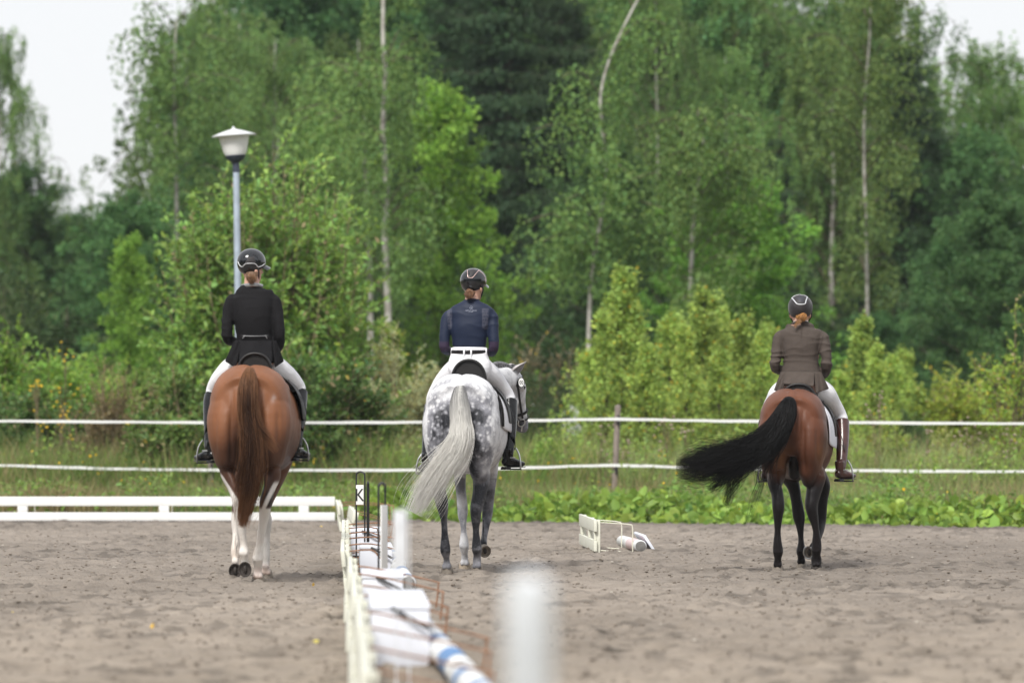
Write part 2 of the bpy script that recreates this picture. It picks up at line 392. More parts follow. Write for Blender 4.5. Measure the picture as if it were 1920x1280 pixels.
plantlist = [
 # the front rank, told apart one by one
 ('spruceA', 965, 128, -260, 'tall dark spruce in the middle of the forest edge, darkest of the big trees', 'tree', 1.15),
 ('spruceA', 1045, 127, -120, 'dark spruce with drooping limbs just right of the tallest one', 'tree', .9),
 ('spruceA', 875, 130, -150, 'dark spruce half hidden left of the big central spruce', 'tree', 1.0),
 ('aspenA', 838, 112, 140, 'bright green pointed tree standing in front of the big dark spruce', 'tree', .95),
 ('birchT', 1225, 118, -60, 'tall birch with leaning trunk standing right of the big spruce', 'tree', .6),
 ('aspenA', 1400, 108, 325, 'low bright yellow-green tree in front of the right-hand forest', 'tree', 1.35),
 ('aspenA', 1315, 112, 255, 'slim light green tree just left of the low yellow-green tree', 'tree', .8),
 ('birchA', 352, 138, 10, 'birch at the left end of the forest, beside the open sky', 'tree', .5),
 ('birchB', 430, 140, -5, 'broad birch rising behind the street lamp', 'tree', 1.0),
 ('birchB', -5, 150, 45, 'loose-crowned tree cut by the left edge of the picture', 'tree', .62),
 ('birchT', 1610, 132, -60, 'tall birch with white upper trunk behind the rider in the brown jacket', 'tree', 1.15),
 ('birchA', 1840, 140, 70, 'airy drooping birch near the right edge with sky showing through', 'tree', 1.2),
 ('roundA', 250, 112, 350, 'pale green rounded tree below the birches at the left', 'tree', .9),
 ('roundB', 1880, 110, 350, 'fresh green rounded tree at the lower right forest edge', 'tree', 1.0),
 ('roundA', 1780, 118, 430, 'grey-green rounded tree left of the fresh green one at right', 'tree', 1.0),
 ('roundB', 25, 150, 300, 'dark rounded tree left of the gap of sky', 'tree', 1.2),
]
for key, px, d, ytop, label, cat, wd in plantlist: plant(key, px, d, hgt(ytop, d), label, cat, wide=wd)
# the wood behind: each tree a thing, alike
rr = random.Random(5)
ZONES = [(-200,'at the left edge'),(60,'left of the open sky'),(190,'beside the gap of open sky'),(300,'left of the street lamp'),(400,'straight behind the street lamp'),(500,'just right of the lamp'),(580,'above the right half of the willow'),(660,'left of the long white trunk'),(750,'right of the long white trunk'),(830,'above the navy rider'),(930,'behind the central spruce'),(1030,'right of the central spruce'),(1110,'by the crooked pale trunk'),(1200,'above the left part of the birch thicket'),(1290,'above the middle of the birch thicket'),(1370,'above the low yellow-green tree'),(1450,'left above the rider in brown'),(1530,'above the rider in brown'),(1610,'by the slender grey-white trunk'),(1690,'right of the slender grey-white trunk'),(1770,'above the round yellow-green bush'),(1850,'above the edge sapling'),(1920,'at the right edge')]
USEDL = {}
def zone(px, pre):
    z = [t for x, t in ZONES if px >= x][-1]; l = f'{pre} {z}'
    for k in ('','taller ','slimmer ','lower ','fuller '):
        if k+l not in USEDL: USEDL[k+l] = 1; return k+l
    return l
rows = [(122, 430, 1500, 78, ['roundA','birchA','birchB','spruceA','aspenA'], (40, 330)),
        (133, 450, 1980, 80, ['birchA','birchB','spruceA','birchA','roundB'], (-160, 60)),
        (146, 530, 1760, 80, ['birchT','birchB','birchA','spruceA'], (-330, -40)),
        (160, 570, 1700, 100, ['birchA','birchB','spruceA'], (-420, -120))]
for d0, xa, xb, st, keys, (ya, yb) in rows:
    px = xa; i = 0
    while px < xb:
        if d0 < 140 and 790 < px < 1120: px = 1125
        d = d0+rr.uniform(-5,5); yt = rr.uniform(ya, yb)
        if px > 1440: yt = max(yt, rr.uniform(-60, 90)) if px < 1770 else rr.uniform(110, 230)
        if 1450 < px < 1580: yt = max(yt, 30)
        if 420 < px < 520: yt = max(yt, 20)
        k = keys[(i*2+rr.randint(0,1)) % len(keys)]
        nm = {'r':'green alder','b':'birch','s':'dark spruce','a':'aspen'}[k[0]]
        plant(k, px, d, hgt(yt, d), zone(px, f"{nm}, {['front','second','third','back'][rows.index(next(r for r in rows if r[0] == d0))]} rank of the forest,"), 'tree', f'{nm} trees of the forest wall', wide=rr.uniform(.7,1.0))
        px += st*rr.uniform(.75,1.25); i += 1
# left low wood and right low fill
for px, d, yt, k in ((-60,175,310,'roundA'),(100,172,385,'roundB'),(185,165,395,'roundA'),(0,160,340,'birchB'),(80,165,385,'roundB'),(-130,140,180,'birchA')):
    nm = {'r':'green alder','b':'birch'}[k[0]]
    plant(k, px, d, hgt(yt, d), zone(px, f'{nm} of the lower wood at the far left,'), 'tree', f'{nm} trees of the lower left wood', wide=1.2)
for i in range(26):
    px = -60+i*80+rr.uniform(-25,25); d = 114+rr.uniform(-6,8); yt = rr.uniform(470, 620) if not 880 < px < 1080 else rr.uniform(540,640)
    plant('thick' if i % 3 else 'roundB', px, d, hgt(yt, d), zone(px, 'dark undergrowth bush at the forest foot,' if i % 3 else 'low alder at the forest foot,'),
          'bush' if i % 3 else 'tree', 'undergrowth bushes at the forest foot' if i % 3 else 'low alders at the forest foot', wide=1.15)
# far-off wood that closes the view
def far_wood():
    n = 130000; P = np.zeros((n,3)); P[:,0] = rng.uniform(-26, 24, n); P[:,1] = rng.uniform(176, 200, n)
    top = 4.6+9.0*sstep(-13.6,-11.2,P[:,0])*sstep(16.5, 9, P[:,0])+2.5*noise3(P*[1,0,0], .5, 4); P[:,2] = rng.random(n)*top-.1
    return leafmesh('far_wood', P, unit(n)+[0,0,.3], rng.uniform(.16,.34,n), vcol(n, (.05,.085,.03), .1, .25, 0, .6+.8*fbm(P,.3,2)), M_leaf, None, asp=.7, simple=True)
tag(far_wood(), 'dense far-off wood closing the view between the nearer trees', 'wood', kind='stuff')
def ring_wood():
    n = 26000; a = rng.uniform(math.pi*.98, math.pi*2.02, n); R_ = rng.uniform(62, 74, n); P = np.zeros((n,3)); P[:,0] = np.cos(a)*R_*1.0; P[:,1] = np.sin(a)*R_*.9+40
    top = 11+6*noise3(P*[1,1,0], .13, 4); P[:,2] = rng.random(n)*top-.1
    return leafmesh('wood', P, unit(n)+[0,0,.3], rng.uniform(.9,1.6,n), vcol(n, (.05,.085,.03), .1, .25, 0, .6+.8*fbm(P,.3,2)), M_leaf, None, asp=.8, simple=True)
tag(ring_wood(), 'wood standing round the near side of the riding ground, behind the photographer', 'wood', kind='stuff')
# bare birch trunk seen in front of the leaves
def bare_birch(px_pts, d, r0, label, twigs=True):
    root = empty('birch_tree', (gx(px_pts[-1][0], d), d, 0)); b = MB(); L0 = Vector(root.location)
    pts = [at(x, y, d)-L0 for x, y in px_pts]; n = 30; q = spline([tuple(p) for p in pts], n)
    b.tube([(*p, r0*(.45+.55*i/(n-1)), r0*(.45+.55*i/(n-1))) for i, p in enumerate(q)], seg=10); nf = len(b.f)
    Ps, Ds, Ss = [], [], []
    r = random.Random(int(px_pts[0][0]))
    if twigs:
        for k in range(26):
            i = r.randint(0, 24); p0 = q[i]; a = r.uniform(0,6.28); L = r.uniform(.5,1.5); dv = np.array([math.cos(a), math.sin(a),0])
            t = spline([p0, p0+dv*L*.5+[0,0,L*.5], p0+dv*L+[0,0,L*.4]], 6); b.tube([(*w_, .012, .012) for w_ in t], seg=4)
            for w_ in t[2:]:
                m_ = 80; g = unit(m_)*np.array([.22,.22,.55]); Ps.append(w_+g-[0,0,.4]); Ds.append(g+[0,0,-.6]); Ss.append(r.uniform(.07,.10)*np.ones(m_))
        P, D, S = map(np.concatenate, (Ps, Ds, Ss)); leafmesh('crown', P, D, S, vcol(len(P), (.105,.18,.05), .1, .25, 0), M_leaf, root, asp=.7, simple=True)
    b.build('trunk', M_birch, root, split=nf, m2=M_bark); tag(root, label, 'tree'); return root
bare_birch([(722,-120),(718,60),(722,140),(718,250),(724,340),(722,440),(728,600),(730,830)], 106, .07, 'birch with long straight white trunk showing from top to foot, left of centre')
bare_birch([(690,170),(682,240),(685,330),(690,430),(694,560),(698,820)], 109, .06, 'thin birch whose pale trunk shows just left of the straight white one')
bare_birch([(1230,-60),(1180,30),(1140,120),(1125,200),(1136,310),(1128,400),(1112,500),(1105,590),(1100,820)], 104, .042, 'crooked birch whose pale trunk bends right towards its top, right of the dark spruce')
bare_birch([(1634,-20),(1630,80),(1622,180),(1620,300),(1625,480),(1628,820)], 112, .036, 'slender birch with grey-white trunk behind the rider in brown')
bare_birch([(1318,260),(1310,340),(1298,440),(1290,820)], 104, .05, 'small birch with short slanting pale trunk between the right-hand trees')
bare_birch([(330,40),(326,180),(331,340),(334,820)], 116, .045, 'slim birch with grey trunk at the left forest edge')
# young birches and bushes of the middle ground
sap = [('sapA',1168,86,495,1.15,'tallest young birch, behind the lone fence post'),
 ('sapB',1322,88,535,1.2,'young birch in the light green thicket, between fence post and bay horse'),
 ('sapA',1252,92,580,1.2,'slim young birch just left of the middle of the light green thicket'),
 ('sapB',1390,86,585,1.25,'bushy young birch close to the left shoulder of the rider in brown'),
 ('sapA',1210,84,640,1.4,'low yellow-tinged young birch beside the fence post'),
 ('sapB',1450,90,600,1.2,'young birch directly behind the rider in the brown jacket'),
 ('sapA',1345,83,650,1.5,'low broad young birch above the tail of the bay horse'),
 ('sapB',1615,86,588,1.1,'pointed young birch right of the rider in brown'),
 ('sapA',1668,92,660,1.6,'grey-green low birch with spreading twigs right of the pointed one'),
 ('sapB',1580,84,690,1.4,'small yellow-leaved birch next to the rider in brown'),
 ('sapB',1100,92,650,1.3,'small light birch left of the lone fence post'),
 ('thick',1018,94,690,1.0,'low green bush peeping out behind the head of the grey horse'),
 ('sapA',1720,90,720,1.5,'low scrubby birch between the two right-hand bushes'),
 ('aspenA',240,100,430,.75,'slim yellow-green young tree left of the large willow'),
 ('sapB',735,84,600,1.3,'narrow light green sapling right of the large willow')]
sap += [('sapB',1135,85,575,.9,'slender young birch to the left of the tallest one'),('sapA',1190,90,560,.9,'slender young birch just right of the tallest one'),
 ('sapB',1285,84,600,.9,'narrow young birch with several leaders left of the thicket middle'),('sapA',1358,89,570,.9,'pointed young birch right of the thicket middle'),
 ('sapA',1425,84,610,.9,'narrow young birch beside the left sleeve of the rider in brown'),('sapB',1640,85,640,1.0,'young birch leaning over the tall dry thistle'),('sapB',1700,96,650,1.0,'young birch between pointed one and round yellow-green bush')]
for k, px, d, yt, wd, lb in sap: plant(k, px, d, hgt(yt, d), lb, 'young tree', wide=min(wd, 1.15))
# ================================================================ NEAR BUSHES (stems, twigs, single leaves)
def stem_bush(name, px, d, W_, H_, n_stem, label, base, leafL, asp=.5, yellow=.02, brown=.05, shoots=18, nleaf=15, seed=1, upright=.9, cat='bush', group=None, depth=None, twn=9, low=0.0, tw=.42):
    global rng
    rng = np.random.default_rng(seed); r = random.Random(seed); root = empty(name, (gx(px,d), d, -.08)); b = MB()
    Ps, Ds, Ss, Bs = [], [], [], []
    dep = depth or W_*.45
    for k in range(n_stem+shoots):
        sh = k >= n_stem
        a = r.uniform(0,6.283); q_ = math.sqrt(r.random()); ex, ey = math.cos(a)*q_*W_*.5, math.sin(a)*q_*dep
        top = H_*(1-.50*q_**2.2)*r.uniform(.55,1.0) if not sh else H_*(1-.35*q_**2)*r.uniform(.98,1.17)
        if not sh and r.random() < .3: top *= .6
        q = spline([(ex*.25,ey*.25,0),(ex*.55,ey*.55,top*.40),(ex*.92,ey*.92,top*.78),(ex*1.02,ey*1.02,top)], 14)
        b.tube([(*w_, .018*(1-.85*i/13)*(.5+H_/8), .018*(1-.85*i/13)*(.5+H_/8)) for i, w_ in enumerate(q)], seg=4)
        out = np.array([ex, ey, 0]); out /= np.linalg.norm(out)+1e-6
        if sh:
            t = q[8:]; m_ = 22; u = r.random(); idx = rng.integers(0, len(t)-1, m_); f = rng.random((m_,1))
            p = t[idx]*(1-f)+t[np.minimum(idx+1,len(t)-1)]*f; Ps.append(p); dd = unit(m_)*.7+[0,0,.8]; Ds.append(dd)
            Ss.append(leafL*rng.uniform(.3,.7,m_)); Bs.append((rng.random(m_) < .4)*1.)
        for i in range(3 if not sh else 6, 13):
            nt_ = twn if not sh else 1
            for _ in range(nt_):
                a2 = r.uniform(0,6.283); L = r.uniform(.25,.6)*tw/.42*(.4+H_/6); dv = np.array([math.cos(a2), math.sin(a2), r.uniform(.2,1.3)*upright]); dv = dv+out*.5; dv /= np.linalg.norm(dv)
                p0 = q[i]+(q[i+1]-q[i])*r.random(); p1 = p0+dv*L
                if p1[2] < .05: continue
                if L > .2: b.tube([(*p0,.004,.004),(*(p0+p1)/2+[0,0,-.02],.0035,.0035),(*p1,.002,.002)], seg=3, cap=False)
                f = rng.random((nleaf,1))**.8; p = p0+(p1-p0)*f; Ps.append(p); dd = unit(nleaf)*.8+dv*.9+[0,0,.15]; Ds.append(dd)
                Ss.append(leafL*rng.uniform(.55,1.15,nleaf)); Bs.append(np.zeros(nleaf))
    P, D, S, B = map(np.concatenate, (Ps, Ds, Ss, Bs))
    k_ = P[:,2] > low; P, D, S, B = P[k_], D[k_], S[k_], B[k_]
    c = vcol(len(P), base, .14, .26, yellow, .65+.7*fbm(P, 1.4, 2, seed))
    br = (B > 0) | (rng.random(len(P)) < brown); c[br] = np.array([.28,.23,.14])*rng.uniform(.6,1.3,(br.sum(),1))
    leafmesh('foliage', P, D, S, c, M_leafn, root, asp=asp); b.build('stems', M_stem, root)
    tag(root, label, cat, group); return root
stem_bush('willow_bush', 503, 80.6, 3.15, 4.7, 64, 'large sunlit willow bush with pale tips behind the rider in black', (.165,.285,.068), .112, asp=.5, seed=3, yellow=0, brown=.015, shoots=62, nleaf=11, twn=8)
stem_bush('willow_bush', 385, 77.2, 2.0, 2.1, 28, 'darker lower skirt of willow left of the rider in black, behind his chestnut horse'.replace('his ','the '), (.10,.17,.045), .09, seed=4, shoots=4, nleaf=12, twn=8, yellow=.01)
stem_bush('willow_bush', 600, 77.2, 1.8, 2.3, 30, 'dark green low willow between the chestnut and the grey horse', (.075,.14,.04), .09, seed=5, shoots=4, nleaf=12, twn=8, yellow=.01)
stem_bush('wormwood_bush', 758, 80.5, 1.25, 2.4, 40, 'silvery grey-green feathery bush just left of the rider in navy', (.34,.38,.22), .065, asp=.22, seed=6, shoots=20, nleaf=22, twn=8, upright=1.6, brown=.05, tw=.3)
stem_bush('wormwood_bush', 705, 79, .9, 1.75, 26, 'smaller grey-green feathery bush beside the white-tailed horse', (.28,.33,.18), .06, asp=.22, seed=7, shoots=12, nleaf=20, twn=8, upright=1.6, brown=.1, tw=.3)
stem_bush('mugwort_bush', 205, 80, 1.1, 1.9, 30, 'brownish dry mugwort clump at the left, above the white boards', (.15,.135,.065), .05, asp=.25, seed=8, shoots=22, nleaf=18, twn=8, upright=1.8, brown=.35, tw=.28)
stem_bush('mugwort_bush', 275, 79, .8, 1.55, 22, 'smaller brown mugwort clump next to the large willow', (.14,.13,.06), .05, asp=.25, seed=9, shoots=14, nleaf=18, twn=8, upright=1.8, brown=.35, tw=.28)
hedge = [(-10,84,2.0,2.75,(.14,.25,.05),'dense green hedge bush at the very left edge, taller part'),(75,86,2.0,2.6,(.15,.27,.05),'dense green hedge bush with yellow flowers beneath it, left side'),
         (165,88,1.8,2.45,(.16,.26,.055),'green hedge bush between the yellow flowers and the large willow'),(235,90,1.5,2.3,(.15,.25,.055),'lighter green hedge bush touching the large willow on its left'),
         (30,81,1.7,1.75,(.075,.14,.04),'dark leafy hedge bush low at the left edge'),(130,83,1.7,1.6,(.08,.145,.04),'dark leafy bush low under the yellow flowers')]
for i, (px, d, W_, H_, c, lb) in enumerate(hedge):
    stem_bush('hedge_bush', px, d, W_*1.1, H_, 26, lb, c, .085, asp=.6, seed=30+i, shoots=5, nleaf=13, twn=8, brown=.01, yellow=.01)
stem_bush('bush', 1815, 90, 1.45, 2.15, 36, 'rounded yellow-green bush low at the right, left of the edge sapling', (.23,.31,.05), .075, asp=.5, seed=41, shoots=16, nleaf=13, twn=8, yellow=.03)
stem_bush('birch_sapling', 1892, 78, .95, 3.05, 7, 'sparse light green birch sapling at the right edge of the picture', (.20,.31,.05), .06, asp=.75, seed=42, shoots=4, nleaf=8, twn=4, yellow=.05, cat='young tree')
stem_bush('bush', 1015, 98, 2.0, 2.6, 20, 'dull brown-green bush behind the grey horse\'s ears', (.09,.10,.055), .09, seed=43, shoots=5, nleaf=9, twn=6, brown=.12)
stem_bush('bush', 1550, 78, .5, 1.0, 12, 'small bright leafy bush at the right boot of the rider in brown', (.19,.28,.05), .055, asp=.6, seed=44, shoots=4, nleaf=10, twn=6, yellow=.05)
stem_bush('bush', 1660, 79, .65, 1.25, 14, 'loose light green bush by the tall dry thistle', (.19,.27,.06), .055, asp=.6, seed=45, shoots=4, nleaf=10, twn=6, yellow=.05)
stem_bush('pine_sapling', 1690, 86, .8, 1.35, 20, 'small dark green pine sapling among the dry grass at right', (.07,.14,.05), .09, asp=.07, seed=46, shoots=2, nleaf=36, twn=7, upright=1.5, brown=0, yellow=0, cat='young tree')
herbs = [(1015,74.5,.6,1.0,(.17,.27,.06),'leafy meadow herb below the muzzle of the grey horse'),(1075,76.5,.7,1.1,(.24,.31,.09),'light green meadow herb left of the fence post'),
 (1215,76,.6,.95,(.20,.29,.08),'meadow herb right of the fence post'),(1310,75,.55,.85,(.15,.25,.06),'dark green meadow herb above the spread tail'),(1385,77,.6,1.2,(.25,.31,.10),'tall pale meadow herb left of the bay horse'),
 (1605,76.5,.5,1.1,(.22,.32,.07),'meadow herb under the stirrup of the rider in brown'),(1735,75.5,.6,.8,(.20,.28,.08),'low meadow herb between thistle and right edge'),(1790,78,.8,1.2,(.28,.33,.13),'pale feathery meadow herb below the round bush'),
 (1870,76,.7,.9,(.17,.27,.06),'green meadow herb low at the right edge'),(630,75,.6,.8,(.15,.25,.05),'meadow herb between the chestnut and the white boards\' end'),(740,74.5,.5,.9,(.18,.27,.06),'meadow herb behind the swung white tail'),
 (330,75.5,.7,.95,(.15,.25,.05),'meadow herb left of the chestnut horse, above the boards'),(150,75,.7,.9,(.19,.27,.08),'meadow herb above the white boards under the mugwort'),(40,75.5,.7,.85,(.14,.24,.05),'meadow herb above the boards at the left edge')]
for i, (px, d, W_, H_, c, lb) in enumerate(herbs):
    stem_bush('meadow_herb', px, max(d, 76.6)+.4, W_, H_, 9, lb, c, .055 if i % 2 else .07, asp=.3 if i % 3 else .5, seed=90+i, shoots=6, nleaf=9, twn=5, upright=1.6, yellow=0, brown=.04, tw=.25, cat='plant')
# yellow flowers: a plant of its own kind
def flower_plant(px, d, H_, n, spread, label, col, seed, size=.03, group=None, name='flowering_plant', headn=10):
    global rng
    rng = np.random.default_rng(seed)
    r = random.Random(seed); root = empty(name, (gx(px,d), d, -.08)); b = MB(); Ps=[];Ds=[]
    for k in range(n):
        x, y = r.uniform(-spread,spread), r.uniform(-spread,spread)*.6; t = H_*r.uniform(.6,1)
        q = spline([(x*.4,y*.4,0),(x*.7+r.uniform(-.05,.05),y,t*.5),(x,y,t)], 8); b.tube([(*w_, .006, .006) for w_ in q], seg=4)
        for _ in range(headn):
            c = q[-1]+rng.normal(0,.05,3)*[1.4,1.4,1.5]; b.tube([(*q[-2],.002,.002),(*c,.002,.002)], seg=3, cap=False); h = MB(); h.ball((0,0,0), (size*r.uniform(.6,1.1),)*2+(size*.7,), seg=7, rings=5); ho = h.build('flower_head', col, root); ho.location = tuple(c)
        m_ = 26; idx = rng.integers(0,7,m_); Ps.append(q[idx]+(q[idx+1]-q[idx])*rng.random((m_,1))); Ds.append(unit(m_)+[0,0,.4])
    P, D = np.concatenate(Ps), np.concatenate(Ds)
    leafmesh('leaves', P, D, rng.uniform(.04,.09,len(P)), vcol(len(P), (.12,.17,.05), .12,.25,.02), M_leafn, root, asp=.35)
    b.build('stems', M_stem, root); tag(root, label, 'plant', group); return root
M_yel = mat('yellow_petals', (.75,.48,.02), .6, var=.2); M_thist = mat('faded_thistle', (.36,.28,.22), .9, var=.3, vscale=60, bump=.5, bscale=200)
flower_plant(84, 79.5, 1.95, 6, .16, 'stand of small yellow flowers in front of the left hedge', M_yel, 1, .02, headn=4)
flower_plant(115, 79, 1.75, 5, .15, 'few yellow flowers lower down beside the larger stand', M_yel, 2, .018, headn=4)
flower_plant(118, 80.5, 2.4, 2, .04, 'single tall stalk of yellow flowers rising over the hedge', M_yel, 3, .018, headn=6)
th = [(1648,76.5,1.95,3,.14,'tall dry thistle with several heads, right of the bay horse'),(1252,77,1.35,3,.08,'dry thistle with pinkish heads left of the bay horse\'s tail'),
      (1278,78,1.2,2,.07,'shorter dry thistle just right of the pinkish one'),(1128,76,1.2,2,.05,'dry thistle stalk beside the fence post, left of it'),
      (1172,77,1.25,2,.05,'dry thistle stalk close to the fence post, right of it'),(1818,78,1.3,4,.25,'patch of dry thistles below the right-hand bush'),
      (1740,77,1.15,2,.1,'low dry thistle between the tall thistle and the right edge'),(1905,77,1.15,2,.1,'dry thistle cut by the right edge')]
for i, (px, d, H_, n, sp, lb) in enumerate(th): flower_plant(px, d, H_, n, sp, lb, M_thist, 60+i, .022, name='dry_thistle', headn=6)
# grass, weeds: nobody could count them
M_grass = mat('grass_blades', (1,1,1), .6, attr='Col', trans=.35, spec=.2)
def grass(name, n, x0, x1, y0, y1, hlo, hhi, base, label, seed, wide=.012, dens=None, dry=.25):
    global rng
    rng = np.random.default_rng(seed)
    P = np.zeros((n,3)); P[:,0] = rng.uniform(x0,x1,n); P[:,1] = y0+(y1-y0)*rng.random(n)**1.3
    if y0 < 20: P[:,1] += edge_y(P[:,0])
    P[:,0] *= 1+np.maximum(0,P[:,1]-75)/75
    k = noise3(P*[1,1,0], .7, seed); P = P[(k+rng.random(n)*.5) > .45]; n = len(P); P[:,2] = -.10
    H_ = rng.uniform(hlo,hhi,n)*(.5+.8*noise3(P*[1,1,0], 1.1, seed+3)); lean = rng.normal(0,.28,(n,2))*H_[:,None]; a = rng.uniform(0,3.14,n)
    S = np.stack([np.cos(a), np.sin(a), a*0],1)*wide*.5*(.6+.8*rng.random((n,1))); mid = P+np.stack([lean[:,0]*.3, lean[:,1]*.3, H_*.55],1); top = P+np.stack([lean[:,0], lean[:,1], H_],1)
    V = np.stack([P-S, P+S, mid+S*.8, top, mid-S*.8],1).reshape(-1,3); b_ = np.arange(n)[:,None]*5
    F = np.concatenate([b_+[0,1,2,4], b_+[4,2,3,3]])
    c = vcol(n, base, .12, .25, 0, .7+.6*noise3(P*[1,1,0], .9, seed+9)); dr = rng.random(n) < dry*1.6*noise3(P*[1,1,0], .5, seed+5); c[dr] = np.array([.36,.30,.15])*rng.uniform(.6,1.2,(dr.sum(),1))
    V4 = V; F3 = np.concatenate([b_+[0,1,2], b_+[0,2,4], b_+[4,2,3]])
    o = link(name, mesh_np(name, V4, F3, np.repeat(c,5,axis=0), fsize=3), M_grass); tag(o, label, 'grass', kind='stuff'); return o
grass('tall_grass', 90000, -8, 8, 75.7, 112, .5, 1.2, (.22,.32,.085), 'tall meadow grass between the tape fence and the forest', 71, dry=.45)
grass('rough_grass', 26000, -9, .5, 75.8, 82, .6, 1.15, (.19,.29,.075), 'tall rank grass behind the tape fence in the left half', 75, wide=.015, dry=.45)
grass('short_grass', 80000, -8, 8, 1.2, 11, .22, .62, (.22,.30,.10), 'rough uneven grass right behind the arena edge', 72, wide=.012, dry=.75)
grass('dry_grass', 34000, .3, 8.5, 76, 108, .8, 1.25, (.34,.42,.17), 'pale seeding grass in the meadow at right', 73, wide=.008, dry=.35)
# leafy ground cover
def cover(name, n, xr, yr, leafL, Hs, base, label, seed, asp=.8, flat=.6, yellow=.0):
    global rng
    rng = np.random.default_rng(seed)
    x = rng.uniform(*xr, n); k = noise3(np.stack([x,x*0,x*0],1), 1.6, seed); e = edge_y(x); y = e+rng.uniform(*yr, n); z = rng.random(n)**.8*Hs*(.35+1.0*k)*sstep(-.35,.5,y-e)
    P = np.stack([x,y,z-.02],1); D = unit(n)+[0,-.5,.15]; D[:,2] *= flat
    o = leafmesh(name, P, D, leafL*rng.uniform(.5,1.2,n), vcol(n, base, .12,.28,yellow,.6+.8*fbm(P,2.2,2,seed)), M_leafn, None, asp=asp, jit=.35)
    tag(o, label, 'weeds', kind='stuff'); return o
cover('leafy_ground_cover', 6800, (-1.9,8.5), (-.5,3.2), .15, .27, (.17,.27,.055), 'broad-leaved green weeds along the arena edge', 81)
cover('nettle_ground_cover', 13000, (-8.5,8.5), (.8,6.5), .08, .50, (.13,.22,.05), 'nettles and small weeds below the tape fence', 82, asp=.55)
cover('meadow_weeds', 13000, (-8.5,9), (6,15), .06, 1.05, (.19,.30,.065), 'tall leafy meadow weeds around the tape fence', 84, asp=.5)
cover('flowering_weeds', 260, (-8.5,8.5), (.8,7), .035, .9, (.6,.42,.03), 'scattered tiny yellow flowers among the weeds', 83, asp=.9)
# boulders
M_rock = mat('pale_rock', (.40,.40,.42), .9, var=.25, vscale=3, bump=.8, bscale=6)
def boulder(px, ytop, d, rx, ry, label, seed):
    top = at(px, ytop, d).z; rz = (top+.25)/2; b = MB(); b.ball((0,0,0), (rx,ry,rz), seg=28, rings=18); o = b.build('boulder', M_rock); o.location = (gx(px,d), d, top-rz)
    v = verts_np(o.data); k = 1+.5*(fbm(v+seed, 2.0, 3, seed)-.5); o.data.vertices.foreach_set('co', (v*k[:,None]).astype(np.float32).ravel()); o.data.update()
    tag(o, label, 'boulder', 'boulders in the meadow'); return o
boulder(925, 742, 99, .27, .4, 'tall pale boulder behind the muzzle of the grey horse, left one of three', 1)
boulder(1000, 752, 100, .36, .4, 'pale grey boulder in the middle of three, right of the grey horse', 2)
boulder(1085, 768, 97, .6, .5, 'wide low bluish boulder left of the fence post', 3)
boulder(12, 902, 78, .2, .22, 'pale stone behind the white boards at the left edge', 4)
boulder(44, 905, 77, .14, .18, 'small pale stone beside the one at the left edge', 5)
# ================================================================ FENCES, ARENA FURNITURE, LAMP
M_tape = mat('white_fence_tape', (.80,.80,.80), .7, var=.05, vscale=30)
M_post = mat('weathered_wood', (.23,.19,.165), .9, var=.25, vscale=10, stretch=(4,4,.5), bump=.5, bscale=30)
M_black = mat('black_plastic', (.018,.018,.02), .45); M_white = mat('white_painted_board', (.82,.82,.81), .45, var=.04, vscale=4, bump=.1, bscale=15)
M_cream = mat('weathered_white_board', (.74,.74,.65), .6, var=.07, vscale=5, col2=(.60,.60,.50), bump=.2, bscale=25)
M_rust = mat('rusty_rod', (.26,.13,.07), .7, var=.3, vscale=30, bump=.3, bscale=90); M_pale = mat('cream_painted_rod', (.68,.66,.55), .5, var=.1, vscale=20)
M_box = mat('white_plastic', (.74,.76,.84), .4, var=.04, vscale=3); M_galv = mat('galvanised_steel', (.42,.49,.58), .5, metal=.35, var=.12, vscale=9)
M_steel = mat('brushed_steel', (.6,.6,.6), .28, metal=1)
posts_x = [(395,75.8), (1150,75.2), (2010,74.6)]
fp = []
for i, (px, d) in enumerate(posts_x):
    root = empty('fence_post', (gx(px,d), d, -.08)); b = MB(); x1 = .06 if i == 1 else .0
    b.tube([(0,0,-.1,.040,.040),(0,0,.02,.040,.040),(x1*.5,0,.75,.040,.040),(x1,0,1.50,.040,.040),(x1,0,1.512,.037,.037)], seg=14, cap=True); b.build('post', M_post, root)
    for z in (.66, 1.30):
        k = MB(); xx = x1*z/1.5+.012; k.box((xx-.016,-.07,z-.05),(xx+.016,-.038,z+.05),.008); k.tube([(xx,-.06,z+.05,.013,.013),(xx,-.06,z+.085,.013,.013)], seg=10); k.build('insulator', M_black, root)
    tag(root, ['wooden fence post behind the chestnut horse','lone grey wooden fence post with black insulators, between grey and bay horse','wooden fence post beyond the right edge'][i], 'fence post')
    fp.append((gx(px,d)+x1*.8, d-.085))
def tape(name, z_pts, label):
    """z_pts: picture columns and rows the tape runs through, along the posts' line"""
    xs = []; 
    def dline(px):
        X = [-300,395,1150,2010,2300]; D = [76.2,75.72,75.12,74.52,74.4]; return float(np.interp(px, X, D))
    pts = [at(px, py, dline(px)) for px, py in z_pts]; q = spline([tuple(p) for p in pts], 160)
    q[:,2] += .003*np.sin(np.arange(160)*.9)*rng.random(160); hw = .0165+.002*np.sin(np.arange(160)*.35)
    V = []; 
    for (x,y,z), h in zip(q, hw): V += [(x,y-.002,z-h),(x,y-.002,z+h),(x,y+.002,z+h),(x,y+.002,z-h)]
    F = []
    for i in range(159):
        for j in range(4): k = (j+1)%4; F.append((i*4+j, i*4+k, (i+1)*4+k, (i+1)*4+j))
    m_ = MB(); m_.add(V, F); o = m_.build(name, M_tape); tag(o, label, 'fence tape'); return o
tape('fence_tape', [(-250,788),(0,789),(200,790.5),(395,792),(600,792),(800,791),(1000,788),(1150,785.5),(1300,788),(1500,790.5),(1750,793),(2010,794),(2200,794)], 'upper white tape of the long fence behind the horses')
